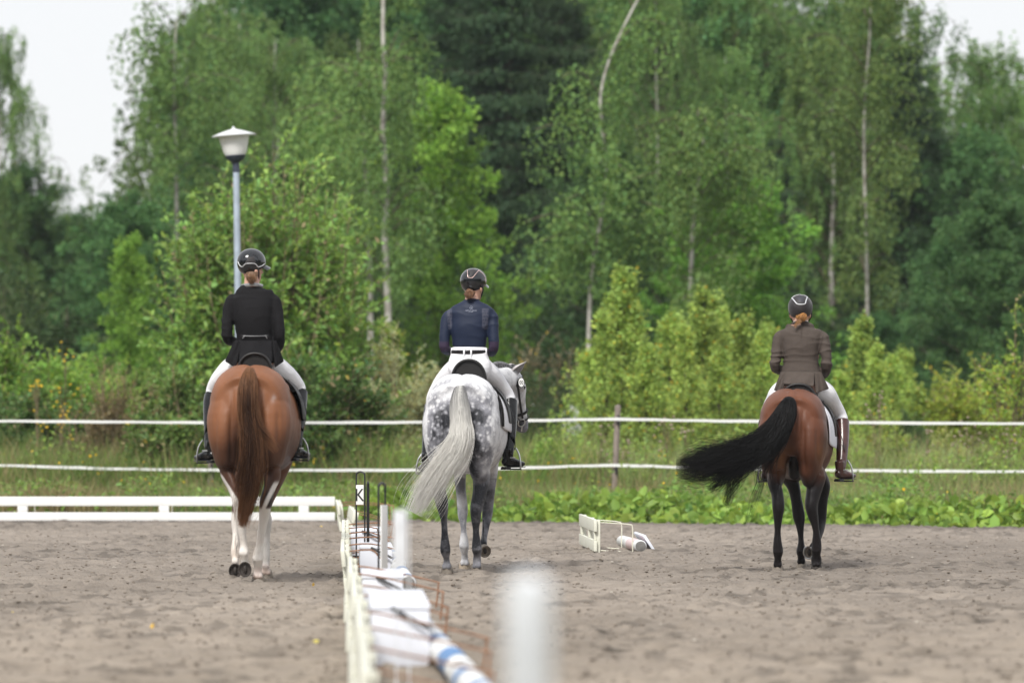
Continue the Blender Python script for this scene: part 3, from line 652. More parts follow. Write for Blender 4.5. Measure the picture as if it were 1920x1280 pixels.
tape('fence_tape', [(-250,868),(0,872),(200,878),(395,880.5),(600,881),(800,880.5),(1000,876),(1150,872),(1300,876),(1500,880),(1750,883),(2010,883.5),(2200,883)], 'lower white tape of the long fence behind the horses')
# low arena boards --------------------------------------------------
def board_panel(L, m, wood_m, rods, spacing, name='arena_board'):
    """local: runs along +X from 0 to L, boards face -Y, stands 0.30 m high; wire feet reach back along +Y"""
    root = empty(name)
    for z0, z1 in ((.012,.112),(.192,.302)):
        b = MB(); b.box((0,-.014,z0),(L,.014,z1),.004); b.build('board', m, root)
    for x in spacing:
        b = MB(); b.box((x-.062,.0155,.0),(x+.062,.045,.300),.004); b.box((x-.060,-.012,.1135),(x+.060,.014,.1905),.002); b.build('block', m, root)
    for x, w_, sag in rods:
        b = MB(); 
        b.rod([(x,.03,.262),(x,.05,.272),(x,.2,.265),(x,w_-.03,.255-sag),(x,w_,.23-sag),(x,w_,.06),(x,w_,.008),(x,w_-.04,.006),(x,.04,.02)], .0055, seg=6, n=40); b.build('wire_foot', wood_m, root)
    return root
bp = board_panel(4.1, M_white, M_pale, [(.30,.34,0),(.42,.34,0),(2.1,.34,0),(3.75,.34,0)], [.30,2.02,3.72])
bp.location = (gx(628,69.2)-4.1, 69.2, .0); tag(bp, 'long white two-rail arena board along the back edge, left of the chestnut horse', 'arena board')
ROW = math.atan2(645-960, FPX)       # the row of boards runs away from the camera in this direction
def in_row(X, d): return Vector((X+d*math.tan(ROW), d, 0))
def row_panel(d0, L, X, m, rm, rods, lean, label, spacing, z=0, twist=0, cat='arena board'):
    r_ = board_panel(L, m, rm, rods, spacing)
    r_.location = in_row(X, d0)+Vector((0,0,z)); r_.rotation_euler = (-lean, 0, math.pi/2-ROW+twist)   # +X -> away, -Y -> right... flipped below
    r_.scale = (1,-1,1); tag(r_, label, cat); return r_
# scale -1 on Y keeps the board face to the left and the wire feet to the right
rd = random.Random(3)
def rods(n, L, w0=.55, n2=None): return [(L*(i+.5)/n+rd.uniform(-.15,.15), w0*rd.uniform(.75,1.25), rd.uniform(0,.05)) for i in range(n)]
row = [(19.5,.03,-.16,'weathered white arena board nearest the camera, running away at the bottom, very blurred'),
       (24.0,.03,-.14,'second weathered arena board of the row counted from the camera'),
       (28.5,.02,-.12,'third weathered arena board of the row, beside the large white box'),
       (32.8,.01,-.10,'fourth weathered arena board of the row, with dark gap on its far side'),
       (38.6,.02,.10,'fifth weathered arena board, beside the middle white box'),
       (43.0,.03,.12,'sixth weathered arena board, beside the farthest white box'),
       (47.4,.03,.12,'seventh weathered arena board, ending under the K marker')]
for i, (d0, X, lean, lb) in enumerate(row):
    row_panel(d0, 4.1, X, M_cream, M_rust, rods(2, 4.1, .50 if i < 4 else .36), lean, lb, [.3,2.0,3.75], z=.01)
row_panel(56.4, 4.4, .055, M_cream, M_rust, rods(2,4.4,.5), -.18, 'tilted weathered arena board standing apart at the far end of the row', [.35,2.2,4.0], z=.01, twist=.010)
row_panel(61.4, 4.4, -.03, M_cream, M_rust, rods(2,4.4,.5), .10, 'farthest weathered arena board of the row, near the corner', [.35,2.2,4.0], z=.01, twist=.006)
row_panel(51.8, 3.3, 2.29, M_cream, M_pale, [(.06,.34,.0),(1.5,.31,.0)], .0, 'short cream arena board standing alone on the sand left of the bay horse', [.10,1.3,3.0], z=.005)
# white boxes between boards and pole
def white_box(X0, X1, d, L, h, label, name='plastic_crate', yaw=0):
    root = empty(name, in_row((X0+X1)/2, d), -ROW+yaw); wd = X1-X0; b = MB()
    b.tube([(0,0,.02,wd/2*.86,.0),(0,0,.02,wd/2*.86,L/2*.90),(0,0,h-.03,wd/2,L/2),(0,0,h,wd/2+.012,L/2+.012)], seg=40, sup=7, ref=(1,0,0)) if False else None
    b.box((-wd/2,0,.005),(wd/2,L,h-.025),.014); b.build('body', M_box, root)
    b = MB(); b.box((-wd/2-.003,-.003,h-.0235),(wd/2+.003,L+.003,h),.008); b.build('lid', M_box, root)
    b = MB(); b.rod([(-wd*.15,-.015,h-.012),(wd*.15,-.03,h*.80),(wd*.5,-.05,h*.62)], .009, n=14); b.build('strap', M_black, root)
    tag(root, label, 'crate'); return root
white_box(.13,.41,27.2,2.6,.30,'large white box at the bottom, nearest the camera, very blurred')
white_box(.11,.36,34.6,1.6,.25,'white box in the middle of the row, behind the large one')
white_box(.12,.37,43.5,1.5,.24,'white box in front of the black-framed marker')
white_box(.06,.34,50.5,1.6,.24,'farthest white box of the row, under the K marker')
# jump poles, white with blue bands
M_pw = mat('white_pole_paint', (.78,.79,.80), .4, var=.06, vscale=6); M_pb = mat('blue_pole_paint', (.045,.19,.45), .4, var=.1, vscale=6)
M_grey = mat('end_grain', (.16,.155,.15), .8, var=.2, vscale=30); M_pink = mat('faded_pink_paint', (.70,.55,.56), .5)
def pole(Xa, da, Xb, db, z, r, bands, label, mb=None):
    A = in_row(Xa, da)+Vector((0,0,z)); B = in_row(Xb, db)+Vector((0,0,z)); root = empty('jump_pole', A); v = B-A; L = v.length
    root.rotation_euler = v.to_track_quat('Y','Z').to_euler()
    b = MB(); b.tube([(0,0,0,r*.9,r*.9),(0,.012,0,r,r),(0,L-.012,0,r,r),(0,L,0,r*.9,r*.9)], seg=28); b.build('shaft', M_pw, root)
    for a, c in bands:
        k = MB(); k.tube([(0,a,0,r+.002,r+.002),(0,c,0,r+.002,r+.002)], seg=28, cap=False); k.build('band', mb or M_pb, root)
    e = MB(); e.tube([(0,-.004,0,r*.86,r*.86),(0,.003,0,r*.86,r*.86)], seg=28); e.build('end_face', M_grey, root)
    tag(root, label, 'jump pole'); return root
pole(.60,20.5,.515,24.6,.07,.066,[(.9,1.25),(2.1,2.35),(3.3,3.6)],'white and blue striped pole nearest the camera at the bottom edge')
pole(.515,24.8,.435,29.0,.08,.064,[(.35,1.25),(2.5,2.9)],'striped pole with broad blue band lying beside the large white box')
pole(.43,29.3,.36,33.6,.09,.062,[(.5,.9),(2.2,2.6)],'striped pole lying behind the large white box')
pole(.43,38.2,.40,42.4,.10,.055,[(.02,.5),(2.0,2.5)],'striped pole with blue end in the middle of the row')
pole(.42,43.5,.38,47.7,.10,.055,[(.02,.4),(2.0,2.5)],'farther striped pole with blue end beside the black-framed marker')
pole(2.29+.42,51.95,2.29+.36,54.2,.062,.055,[(.28,1.1)],'short pole with grey end face lying on the wire foot of the lone board',M_pink)
def flat_board(X, d, L, w_, yaw, roll, z, label):
    b = MB(); b.box((-w_/2,0,-.012),(w_/2,L,.012),.004); o = b.build('loose_board', M_box); o.location = in_row(X,d)+Vector((0,0,z)); o.rotation_euler = (0,roll,-ROW+yaw); tag(o, label, 'board'); return o
flat_board(2.29+.505,52.05,1.8,.17,0,1.0,.085,'white board leaning on the short pole with the grey end')
M_pgrey = mat('worn_grey_white_plate', (.72,.74,.78), .5, var=.15, vscale=9)
# letter markers: bent tube frame with a white letter plate
def marker(px, ytop, d, X_half, yaw, plate, label, mt=M_black, letter=None, H_=None, r=.009, plate_m=None, pw=None):
    top = at(px, ytop, d); root = empty('letter_marker', (top.x, d, 0), yaw); w_ = X_half; h = top.z if H_ is None else H_
    b = MB(); b.rod([(-w_,0,-.02),(-w_,0,h*.5),(-w_,0,h-.05),(-w_*.75,0,h-.012),(0,0,h),(w_*.75,0,h-.012),(w_,0,h-.05),(w_,0,h*.5),(w_,0,-.02)], r, seg=8, n=46, ref=(0,1,0)); b.build('frame', mt, root)
    z0, z1 = plate; pw = pw or w_-.004
    p = MB(); p.box((-pw,-.020,z0),(pw,-.0105,z1),.004); pl = p.build('letter_plate', plate_m or M_white, root)
    if letter:
        c = bpy.data.curves.new('t','FONT'); c.body = letter; c.size = 1; c.align_x = 'CENTER'; c.extrude = .01; t = bpy.data.objects.new('t', c); COL.objects.link(t)
        dg = bpy.context.evaluated_depsgraph_get(); me = bpy.data.meshes.new_from_object(t.evaluated_get(dg)); bpy.data.objects.remove(t)
        v = verts_np(me); hh = v[:,1].max(); sc = (z1-z0)*.62/hh; V = np.stack([v[:,0]*sc*.85, -.0222+v[:,2]*.12, z0+(z1-z0)*.19+v[:,1]*sc], 1)
        me.vertices.foreach_set('co', V.astype(np.float32).ravel()); me.update(); o = link('letter', me, M_black, root)
    tag(root, label, 'letter marker'); return root
marker(676, 884, 47.6, .038, -.35, (.50,.665), 'black wire marker frame holding the white plate with the letter K', letter='K', r=.007)
marker(690, 903, 45.5, .05, 1.50, (.02,.04), 'black marker frame seen edge-on, right of the K plate', r=.007)
marker(716, 905, 37.2, .075, 1.30, (.18,.64), 'dark marker frame with white plate seen edge-on, behind the blurred grey one', r=.007)
marker(755, 953, 24.0, .045, -.9, (.56,.795), 'blurred grey-white marker plate on thin legs in the middle of the row', mt=M_pgrey, r=.0035, plate_m=M_pgrey)
marker(993, 1085, 8.3, .038, -.95, (.62,.93), 'very blurred grey-white marker closest to the camera', mt=M_pgrey, r=.010, plate_m=M_pgrey)
# street lamp ------------------------------------------------------
M_opal = mat('opal_lamp_glass', (.88,.88,.88), .35, spec=.5); M_dk = mat('dark_blue_grey_paint', (.045,.055,.085), .45); M_cap = mat('pale_grey_lamp_cap', (.62,.63,.65), .5)
lx = 447; ld = 72.8; top = at(438, 240, ld).z; root = empty('street_lamp', (gx(452,ld), ld, -.08), 0); root.rotation_euler = (0, -.014, 0)
hz = top+.08
b = MB(); b.tube([(0,0,0,.048,.048),(0,0,hz-.52,.040,.040)], seg=16); b.build('pole', M_galv, root)
def lathe(prof, name, m): 
    k = MB(); k.tube([(0,0,z,r_,r_) for r_, z in prof], seg=40, ref=(1,0,0)); return k.build(name, m, root)
z = hz
lathe([(.043,z-.56),(.045,z-.44),(.06,z-.43),(.115,z-.39),(.135,z-.345)], 'lamp_base', M_dk)
lathe([(.126,z-.344),(.150,z-.30),(.196,z-.10),(.197,z-.095)], 'lamp_glass', M_opal)
lathe([(.20,z-.093),(.282,z-.098),(.283,z-.085),(.15,z-.038),(.03,z-.006),(.018,z+.006),(.017,z+.018),(.008,z+.026)], 'lamp_cap', M_cap)
for o in root.children:
    if o.name.startswith('lamp'): o.rotation_euler = (0,-.055,0); o.location.x = -.055*-(z-.5)*1.0
tag(root, 'street lamp with white bowl and shallow cap on a grey pole by the willow', 'street lamp')
# small things on the sand
def clods(n, name, m, size, label, yr, seed, col=None):
    r = np.random.default_rng(seed); b = MB()
    for _ in range(n):
        y = r.uniform(*yr); x = r.uniform(-6.5,6.5)*y/72; s = size*r.uniform(.4,1.2); z = float(sand_z(np.array([[x,y,0.]]))[0])
        b.ball((x,y,z+s*.25), (s*r.uniform(.8,1.5), s, s*.6), seg=6, rings=4)
    o = b.build(name, m); tag(o, label, 'clods', kind='stuff')
clods(9500, 'sand_clods', mat('damp_clod', (.18,.150,.122), .95, var=.3, vscale=20), .011, 'small dark clods thrown up on the riding sand', (24,64.5), 3)
clods(160, 'pale_pebbles', mat('pale_pebble', (.42,.38,.33), .9), .012, 'pale pebbles scattered on the riding sand', (30,64.5), 4)
P = []; r_ = np.random.default_rng(8)
for px, py in ((283,1187),(355,990),(22,1146),(590,1100),(585,1207),(640,984),(600,988),(700,1000),(955,990)):
    d = FPX*EYE/(py-HOR); P.append((gx(px,d), d, float(sand_z(np.array([[gx(px,d), d, 0.]]))[0])+.012))
P = np.array(P); o = leafmesh('fallen_leaves', P, unit(len(P))*[1,1,.25], r_.uniform(.03,.05,len(P)), vcol(len(P), (.55,.42,.08), .2, .3), M_leafn, None, asp=.6); tag(o, 'few yellow birch leaves fallen on the riding sand', 'leaves', kind='stuff')
# ================================================================ HORSES AND RIDERS
class Frame:
    """a horse's own frame: x to its right, y forward, z up; L() gives the point that shows at a picture position at depth yl"""
    def __init__(s, px, gy, th, zoom, S):
        s.d = FPX*EYE/(gy-HOR); s.x0 = gx(px, s.d); s.th = math.radians(th); s.c, s.s = math.cos(s.th), math.sin(s.th); s.zoom = zoom; s.S = S
    def L(s, X, Y, yl):
        ox, oy, k = s.zoom; px, py = ox+X/k, oy+Y/k; q = (px-960)/FPX
        xl = (q*(s.d+yl*s.c)-s.x0-yl*s.s)/(s.c+q*s.s); yw = s.d-xl*s.s+yl*s.c
        return (xl, yl, EYE+(HOR-py)*yw/FPX)
    def u(s, n): return n/s.zoom[2]*s.d/FPX            # zoomed picture units -> metres
TR = np.array([ # y, zc, rx, rz
 (-.30,1.26,.05,.07),(-.26,1.26,.16,.16),(-.2,1.26,.235,.25),(-.1,1.285,.282,.285),(0,1.295,.300,.31),(.14,1.275,.300,.34),(.3,1.235,.285,.345),(.5,1.19,.295,.355),
 (.7,1.17,.312,.355),(.9,1.155,.315,.365),(1.08,1.17,.285,.385),(1.22,1.205,.24,.395),(1.36,1.20,.20,.35),(1.48,1.17,.15,.26),(1.55,1.15,.06,.12)])
def trunk_at(y): return [float(np.interp(y, TR[:,0], TR[:,k])) for k in (1,2,3)]
def surf(y, phi, off, S, bx=0):
    """point on the barrel, phi 0 = top, +pi/2 = right side"""
    zc, rx, rz = trunk_at(y); s_, c_ = math.sin(phi), math.cos(phi); e = 2/2.35
    return ((rx*math.copysign(abs(s_)**e, s_)+off*s_)*S+bx, y*S, (zc+rz*math.copysign(abs(c_)**e, c_)+off*c_)*S)
def loft_shell(rows, th, m, name, parent, smooth=True):
    """rows: grid of points, given a real thickness"""
    R = np.array(rows); a, b_ = R.shape[:2]; V = R.reshape(-1,3); i = (np.arange(a-1)[:,None]*b_+np.arange(b_-1)).ravel()
    me = bpy.data.meshes.new(name); me.from_pydata([tuple(p) for p in V], [], [(int(k),int(k+1),int(k+b_+1),int(k+b_)) for k in i])
    o = link(name, me, m, parent); md = o.modifiers.new('s','SOLIDIFY'); md.thickness = th; md.offset = 0; md2 = o.modifiers.new('b','SUBSURF'); md2.levels = md2.render_levels = 1
    dg = bpy.context.evaluated_depsgraph_get(); dg.update(); n_ = bpy.data.meshes.new_from_object(o.evaluated_get(dg)); o.modifiers.clear(); o.data = n_
    n_.polygons.foreach_set('use_smooth', np.ones(len(n_.polygons), bool)); return o
def strands(name, guide, n, m, parent, colf, th=.0016, wave=.01, K=26, flare=.3, endr=(.62,1.05), seed=1, fly=.06, wf=3.0, squash=.6, clump=14, stiff=1.0, sep=.55):
    """guide rows x,y,z,r : n single hairs that follow it"""
    r = np.random.default_rng(seed); G = spline(guide, 60); P, R = G[:,:3], np.maximum(G[:,3], .003)
    T = np.gradient(P, axis=0); T /= np.linalg.norm(T, axis=1)[:,None]
    A = np.cross(T, [0,1,0]); A /= np.linalg.norm(A, axis=1)[:,None]+1e-9; B = np.cross(T, A)
    ph = r.uniform(0,6.283,n); rho = r.random(n)**.5; u, v = rho*np.cos(ph), rho*np.sin(ph)*squash
    end = endr[0]+(endr[1]-endr[0])*r.beta(1.6,1.3,n); start = np.zeros(n); t0 = np.linspace(0,1,K)
    cl = r.integers(0, clump, n); cu, cv = r.uniform(-.95,.95,clump), r.normal(0,.3,clump); cw = r.uniform(0,6.28,clump); cf = r.uniform(.6,1.4,clump)
    t = np.clip(t0[None]*end[:,None], 0, 1)*59; i = np.minimum(t.astype(int), 58); f = (t-i)[...,None]
    def S_(Q): return Q[i]*(1-f)+Q[i+1]*f
    Pp, Aa, Bb, Rr = S_(P), S_(A), S_(B), (S_(R[:,None]))[...,0]
    tt = t/59; k = sstep(.15, 1, tt)*sep
    uu = u[:,None]*(1-k)+(u*.28+cu[cl])[:,None]*k; vv = v[:,None]*(1-k)+(v*.3+cv[cl])[:,None]*k
    fl = r.normal(0,1,n)*(r.random(n) < fly*3)*1.0
    uu = uu+fl[:,None]*tt**2*flare*1.2
    wv = wave*(tt**.7)*np.sin(tt*6.283*wf*cf[cl][:,None]+cw[cl][:,None]+r.normal(0,.35,n)[:,None])
    Q = Pp+Aa*(uu*Rr+wv)[...,None]+Bb*(vv*Rr+wv*.5)[...,None]
    tk = th*(1-.8*t0**2)[None]*r.uniform(.6,1.3,(n,1))
    ang = np.array([0,2.094,4.189]); N_ = np.array([[math.cos(a),math.sin(a)] for a in ang])
    V = Q[:,:,None,:]+tk[:,:,None,None]*(Aa[:,:,None,:]*N_[None,None,:,0:1]+Bb[:,:,None,:]*N_[None,None,:,1:2])
    idx = np.arange(n*K*3).reshape(n,K,3); F = []
    for j in range(3):
        q = (j+1)%3; F.append(np.stack([idx[:,:-1,j], idx[:,:-1,q], idx[:,1:,q], idx[:,1:,j]], -1).reshape(-1,4))
    c = colf(tt, u, r); c = np.repeat(c.reshape(n*K,3), 3, axis=0)
    me = mesh_np(name, V.reshape(-1,3), np.concatenate(F), c, smooth=True); return link(name, me, m, parent)
M_hair = mat('horse_hair', (1,1,1), .5, attr='Col', spec=.22, trans=.42)
M_hairp = mat('human_hair', (1,1,1), .4, attr='Col', spec=.5)
def coat_mat(name, dapple=False, rough=.5):
    m = mat(name, (1,1,1), rough, attr='Col', var=.13, vscale=7, spec=.22, sheen=0, bump=.3, bscale=120, stretch=(1,1,.35), dist=.004)
    if dapple:
        t = m.node_tree; N, K = t.nodes, t.links; b = N['Principled BSDF']
        a = N.new('ShaderNodeAttribute'); a.attribute_name = 'Col'; sp = N.new('ShaderNodeSeparateColor'); K.new(a.outputs['Color'], sp.inputs[0])
        co = N.new('ShaderNodeTexCoord'); wn = N.new('ShaderNodeTexNoise'); wn.inputs['Scale'].default_value = 14; K.new(co.outputs['Object'], wn.inputs['Vector'])
        wm = N.new('ShaderNodeVectorMath'); wm.operation = 'MULTIPLY_ADD'; wm.inputs[1].default_value = (.045,.045,.045); K.new(wn.outputs['Color'], wm.inputs[0]); K.new(co.outputs['Object'], wm.inputs[2])
        vo = N.new('ShaderNodeTexVoronoi'); vo.inputs['Scale'].default_value = 25; vo.feature = 'SMOOTH_F1'; vo.inputs['Smoothness'].default_value = .5; K.new(wm.outputs[0], vo.inputs['Vector'])
        r1 = N.new('ShaderNodeMapRange'); r1.inputs[1].default_value = .50; r1.inputs[2].default_value = -.05; K.new(vo.outputs['Distance'], r1.inputs[0])
        n1 = N.new('ShaderNodeTexNoise'); n1.inputs['Scale'].default_value = 9; n1.inputs['Detail'].default_value = 6; K.new(co.outputs['Object'], n1.inputs['Vector'])
        sp_ = N.new('ShaderNodeMath'); sp_.operation = 'MULTIPLY'; K.new(r1.outputs[0], sp_.inputs[0]); K.new(sp.outputs[1], sp_.inputs[1])      # spot * dapple amount
        n2 = N.new('ShaderNodeMapRange'); n2.inputs[1].default_value = .35; n2.inputs[2].default_value = .65; n2.inputs[3].default_value = -.24; n2.inputs[4].default_value = .24; K.new(n1.outputs['Fac'], n2.inputs[0])
        d1 = N.new('ShaderNodeMath'); d1.operation = 'ADD'; K.new(sp.outputs[0], d1.inputs[0]); K.new(n2.outputs[0], d1.inputs[1])
        d2 = N.new('ShaderNodeMath'); d2.operation = 'SUBTRACT'; d2.use_clamp = True; K.new(d1.outputs[0], d2.inputs[0]); K.new(sp_.outputs[0], d2.inputs[1])
        n3 = N.new('ShaderNodeTexNoise'); n3.inputs['Scale'].default_value = 90; n3.inputs['Detail'].default_value = 3; K.new(co.outputs['Object'], n3.inputs['Vector'])
        d3 = N.new('ShaderNodeMath'); d3.operation = 'MULTIPLY_ADD'; d3.inputs[1].default_value = .34; d3.use_clamp = True; K.new(n3.outputs['Fac'], d3.inputs[0]); d4 = N.new('ShaderNodeMath'); d4.operation = 'SUBTRACT'; d4.inputs[1].default_value = .17; K.new(d2.outputs[0], d4.inputs[0]); K.new(d4.outputs[0], d3.inputs[2])
        rp = N.new('ShaderNodeValToRGB'); e = rp.color_ramp.elements; e[0].position = 0; e[0].color = (.70,.70,.72,1); e[1].position = 1; e[1].color = (.030,.031,.037,1)
        x = e.new(.5); x.color = (.27,.27,.30,1); K.new(d3.outputs[0], rp.inputs[0]); K.new(rp.outputs[0], b.inputs['Base Color'])
    return m
M_hoofd = mat('dark_hoof', (.05,.042,.038), .7, var=.3, vscale=20, bump=.3, bscale=40); M_hoofp = mat('pale_hoof', (.30,.26,.22), .7, var=.3, vscale=20, bump=.3, bscale=40)
M_eye = mat('eye', (.01,.008,.006), .05); M_leather = mat('black_leather', (.012,.011,.011), .5, spec=.35, bump=.1, bscale=150)
def make_horse(F, cfg, name='horse'):
    S = F.S; root = empty(name, (F.x0, F.d, 0), -F.th); b = MB()
    b.tube([(0, y*S, zc*S, rx*S, rz*S) for y, zc, rx, rz in TR], seg=36, n=40, sup=2.35)
    # neck and head
    nk = cfg['neck']; b.tube(nk, seg=22, n=20)
    hd = cfg['head']; po, Ld, Fd = np.array(hd['poll']), np.array(hd['L'], float), np.array(hd['F'], float)
    Ld /= np.linalg.norm(Ld); Fd = Fd-Ld*(Fd@Ld); Fd /= np.linalg.norm(Fd); Sd = np.cross(Ld, Fd); hs = hd.get('s', 1)
    HP = [(-.03,.055,.06,-.02),(.02,.08,.09,-.01),(.09,.098,.118,-.005),(.17,.097,.135,-.012),(.25,.082,.122,-.008),(.33,.062,.092,.012),(.42,.052,.070,.026),(.49,.052,.066,.030),(.55,.056,.066,.030),(.595,.046,.052,.026),(.615,.02,.025,.02)]
    hp = [(*(po+Ld*t*hs+Fd*off*hs), rs*hs, rf*hs) for t, rs, rf, off in HP]
    b.tube(hp, seg=24, ref=tuple(Sd), n=26)
    H = lambda t, sd, f: po+(Ld*t+Sd*sd+Fd*f)*hs
    for sd in (-1,1):
        b.ball(H(.125, sd*.085, .055), .032*hs); b.ball(H(.22, sd*.070, -.045), (.05*hs,.05*hs,.075*hs)); b.ball(H(.56, sd*.035, .055), .022*hs)
    # legs
    hoofs = []
    for s_, key in ((-1,'LH'),(1,'RH')):
        lg = cfg[key]; up = [(s_*.130,.03,1.38,.13,.21),(s_*.152,-.03,1.23,.162,.25),(s_*.160,-.045,1.08,.150,.25),(s_*.160,-.04,.96,.116,.205),(s_*.150,-.03,.85,.088,.150)]
        pts = [(x*S,y*S,z*S,a*S,c*S) for x,y,z,a,c in up]
        pts += [(*F.L(X,Y,yl), F.u(r_)*(.88 if ry < .0445 else 1), ry*S*(.92 if ry < .0445 else 1)) for X,Y,yl,r_,ry in lg['pts']]; b.tube(pts, seg=20, n=46); hoofs.append((key, pts[-1], lg))
    for s_, key in ((-1,'LF'),(1,'RF')):
        lg = cfg[key]; up = [(s_*.12,1.2,1.3,.09,.17),(s_*.15,1.16,1.05,.10,.15),(s_*.145,1.13,.88,.078,.10)]
        pts = [(x*S,y*S,z*S,a*S,c*S) for x,y,z,a,c in up]
        pts += [(*F.L(X,Y,yl), F.u(r_)*(.88 if ry < .0445 else 1), ry*S*(.92 if ry < .0445 else 1)) for X,Y,yl,r_,ry in lg['pts']]; b.tube(pts, seg=18, n=40); hoofs.append((key, pts[-1], lg))
    for key, p, lg in hoofs:                      # heel bulbs and the point of the hock
        if lg.get('axis') is None:
            P0 = np.array(p[:3]); b.tube([(P0[0],P0[1],P0[2]+.01,p[3]*.95,p[4]),(P0[0],P0[1]+.008,.062*S,p[3]*.98,p[4]*1.02),(P0[0],P0[1]+.016,.04*S,p[3]*.8,p[4]*.8)], seg=14, n=6)
            for q_ in (-1,1): b.ball((P0[0]+q_*.019*S, P0[1]-.022*S, .046*S), (.022*S,.024*S,.026*S), seg=10, rings=7)
    for key in ('LH','RH','LF','RF'):             # fetlock: ergot and sesamoids behind the joint, tendon above it
        f_ = max(cfg[key]['pts'][4:], key=lambda q: q[4]*(1 if q[4] >= .044 else 0)); c0 = np.array(F.L(*f_[:3])); rx_ = F.u(f_[3])
        for q_ in (-1,1): b.ball(c0+[q_*rx_*.42,-.030*S,-.004], (rx_*.50,.022*S,.028*S), seg=10, rings=7)
        b.tube([(*(c0+[0,-.028*S,.02]),.011*S,.012*S),(*(c0+[0,-.030*S,.10*S]),.009*S,.010*S),(*(c0+[0,-.026*S,.2*S]),.010*S,.011*S)], seg=8, n=6)
    for key in ('LH','RH'):
        X,Y,yl,r_,ry = cfg[key]['pts'][2]; c0 = np.array(F.L(X,Y-6,yl)); b.ball(c0+[0,-.050*S,.012*S], (.020*S,.030*S,.040*S), seg=12, rings=8)
        b.tube([(*(c0+[0,-.060*S,.03*S]),.012*S,.014*S),(*(c0+[0,-.055*S,.10*S]),.011*S,.013*S),(*(c0+[0,-.03*S,.19*S]),.016*S,.018*S)], seg=8, n=8)
    # hip points, dock, flank
    for s_ in (-1,1): b.ball((s_*.20*S,.32*S,1.42*S), (.075*S,.12*S,.08*S)); b.ball((s_*.20*S,.30*S,1.05*S), (.08*S,.14*S,.13*S))
    b.ball((0,.05*S,1.53*S), (.16*S,.22*S,.085*S)); b.tube([(0,-.12*S,1.55*S,.05*S,.05*S),(0,-.25*S,1.49*S,.042*S,.042*S),(0,-.31*S,1.38*S,.035*S,.035*S),(0,-.33*S,1.25*S,.025*S,.025*S)], seg=12, n=10)
    o = b.build('body', cfg['mat']); o.parent = root; remesh(o, .0105, 5)
    o.name = 'body'
    def rel(v):
        x, y, z = v.T/S; rear = sstep(.12,-.12,y)
        gr = -.013*np.exp(-((np.abs(x)-(.105+.03*np.clip(1.4-z,0,.5)))/.016)**2)*sstep(.80,.95,z)*sstep(1.46,1.34,z)*rear
        gr += .010*np.exp(-((np.abs(x)-.17)/.05)**2-((z-1.02)/.16)**2)*rear-.008*np.exp(-((np.abs(x)-.235)/.02)**2)*sstep(.9,1.0,z)*sstep(1.32,1.2,z)*rear
        gr += -.010*np.exp(-(x/.018)**2)*sstep(1.50,1.56,z)*(y > -.1)*(y < .5)+.006*np.exp(-((np.abs(x)-.09)/.05)**2)*sstep(1.48,1.56,z)
        return gr+ (fbm(v, 4.5/S, 2, 6)-.5)*.018*sstep(.75,1.1,z)+(noise3(v, 13, 8)-.5)*.003
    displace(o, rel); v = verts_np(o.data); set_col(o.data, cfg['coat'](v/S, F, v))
    # hooves
    for key, p, lg in hoofs:
        P0 = np.array(p[:3]); mo = cfg['hoof'][key]; k = MB(); ax = lg.get('axis'); r0 = .047*S
        if ax is None:
            fw = .030*S; z0 = .062*S; k.tube([(P0[0],P0[1]+.004,z0,r0*.78,r0*.80),(P0[0],P0[1]+fw*.5,z0*.6,r0*.98,r0*1.05),(P0[0],P0[1]+fw,-.004,r0*1.13,r0*1.22),(P0[0],P0[1]+fw,-.012,r0*1.10,r0*1.2)], seg=22)
            h = k.build('hoof', mo, root)
        else:
            a = np.array(ax, float); a /= np.linalg.norm(a); e = P0+a*.055*S
            EV = 1.22; k.tube([(*(P0-a*.012), r0*.8, r0*.85), (*(P0+a*.03*S), r0*.98, r0*1.05), (*e, r0*1.04, r0*1.04*EV)], seg=22, cap=False)
            u_ = np.cross(a, [1,0,0]); u_ /= np.linalg.norm(u_); w_ = np.cross(a, u_)
            rings = [(1.04,0),(.90,0),(.82,-.012),(.4,-.016),(.02,-.014)]; V = []; n = 22
            for rr_, dd in rings: V += [e+a*dd+(w_*math.cos(t)*1.0+u_*math.sin(t)*EV)*r0*rr_ for t in np.linspace(0,6.2832,n,endpoint=False)]
            k.add(V, [(i*n+j, i*n+(j+1)%n, (i+1)*n+(j+1)%n, (i+1)*n+j) for i in range(4) for j in range(n)])
            h = k.build('hoof', mo, root)
            if lg.get('frog', True):
                k2 = MB(); k2.ball(e-a*.010+u_*0, (.014,.014,.03), R=np.stack([w_,a,u_],1)); k2.build('frog', M_hoofd, h)
            if lg.get('shoe'):
                k2 = MB(); k2.rod([e+a*.004+(w_*math.cos(t)+u_*math.sin(t)*EV)*r0*.97 for t in np.linspace(-math.pi*1.35, .35*math.pi, 22)], .0075, seg=8, ref=tuple(a)); k2.build('horseshoe', M_steel, h)
    # eyes, ears
    for sd in (-1,1):
        e = MB(); e.ball(H(.125, sd*.094, .062), .0200*hs); e.build('eye', M_eye, root)
        k = MB(); c0 = H(-.02, sd*.055, -.01); od = np.array(hd['ear'][0 if sd < 0 else 1], float); od /= np.linalg.norm(od); w_ = np.cross(od, Fd); w_ /= np.linalg.norm(w_); ff = np.cross(w_, od); L_ = .175*hs
        # a cupped leaf, open side given
        op = np.array(hd.get('earopen', Fd), float); op = op-od*(op@od); op /= np.linalg.norm(op); sw = np.cross(od, op)
        rows = []
        for t in np.linspace(0,1,12):
            wdt = .036*hs*math.sin(min(1,t*.9+.22)*math.pi)**.8*(1.15 if t < .5 else 1)+.002; rows.append([c0+od*L_*t+sw*wdt*math.sin(a)-op*wdt*.75*math.cos(a) for a in np.linspace(-1.9,1.9,11)])
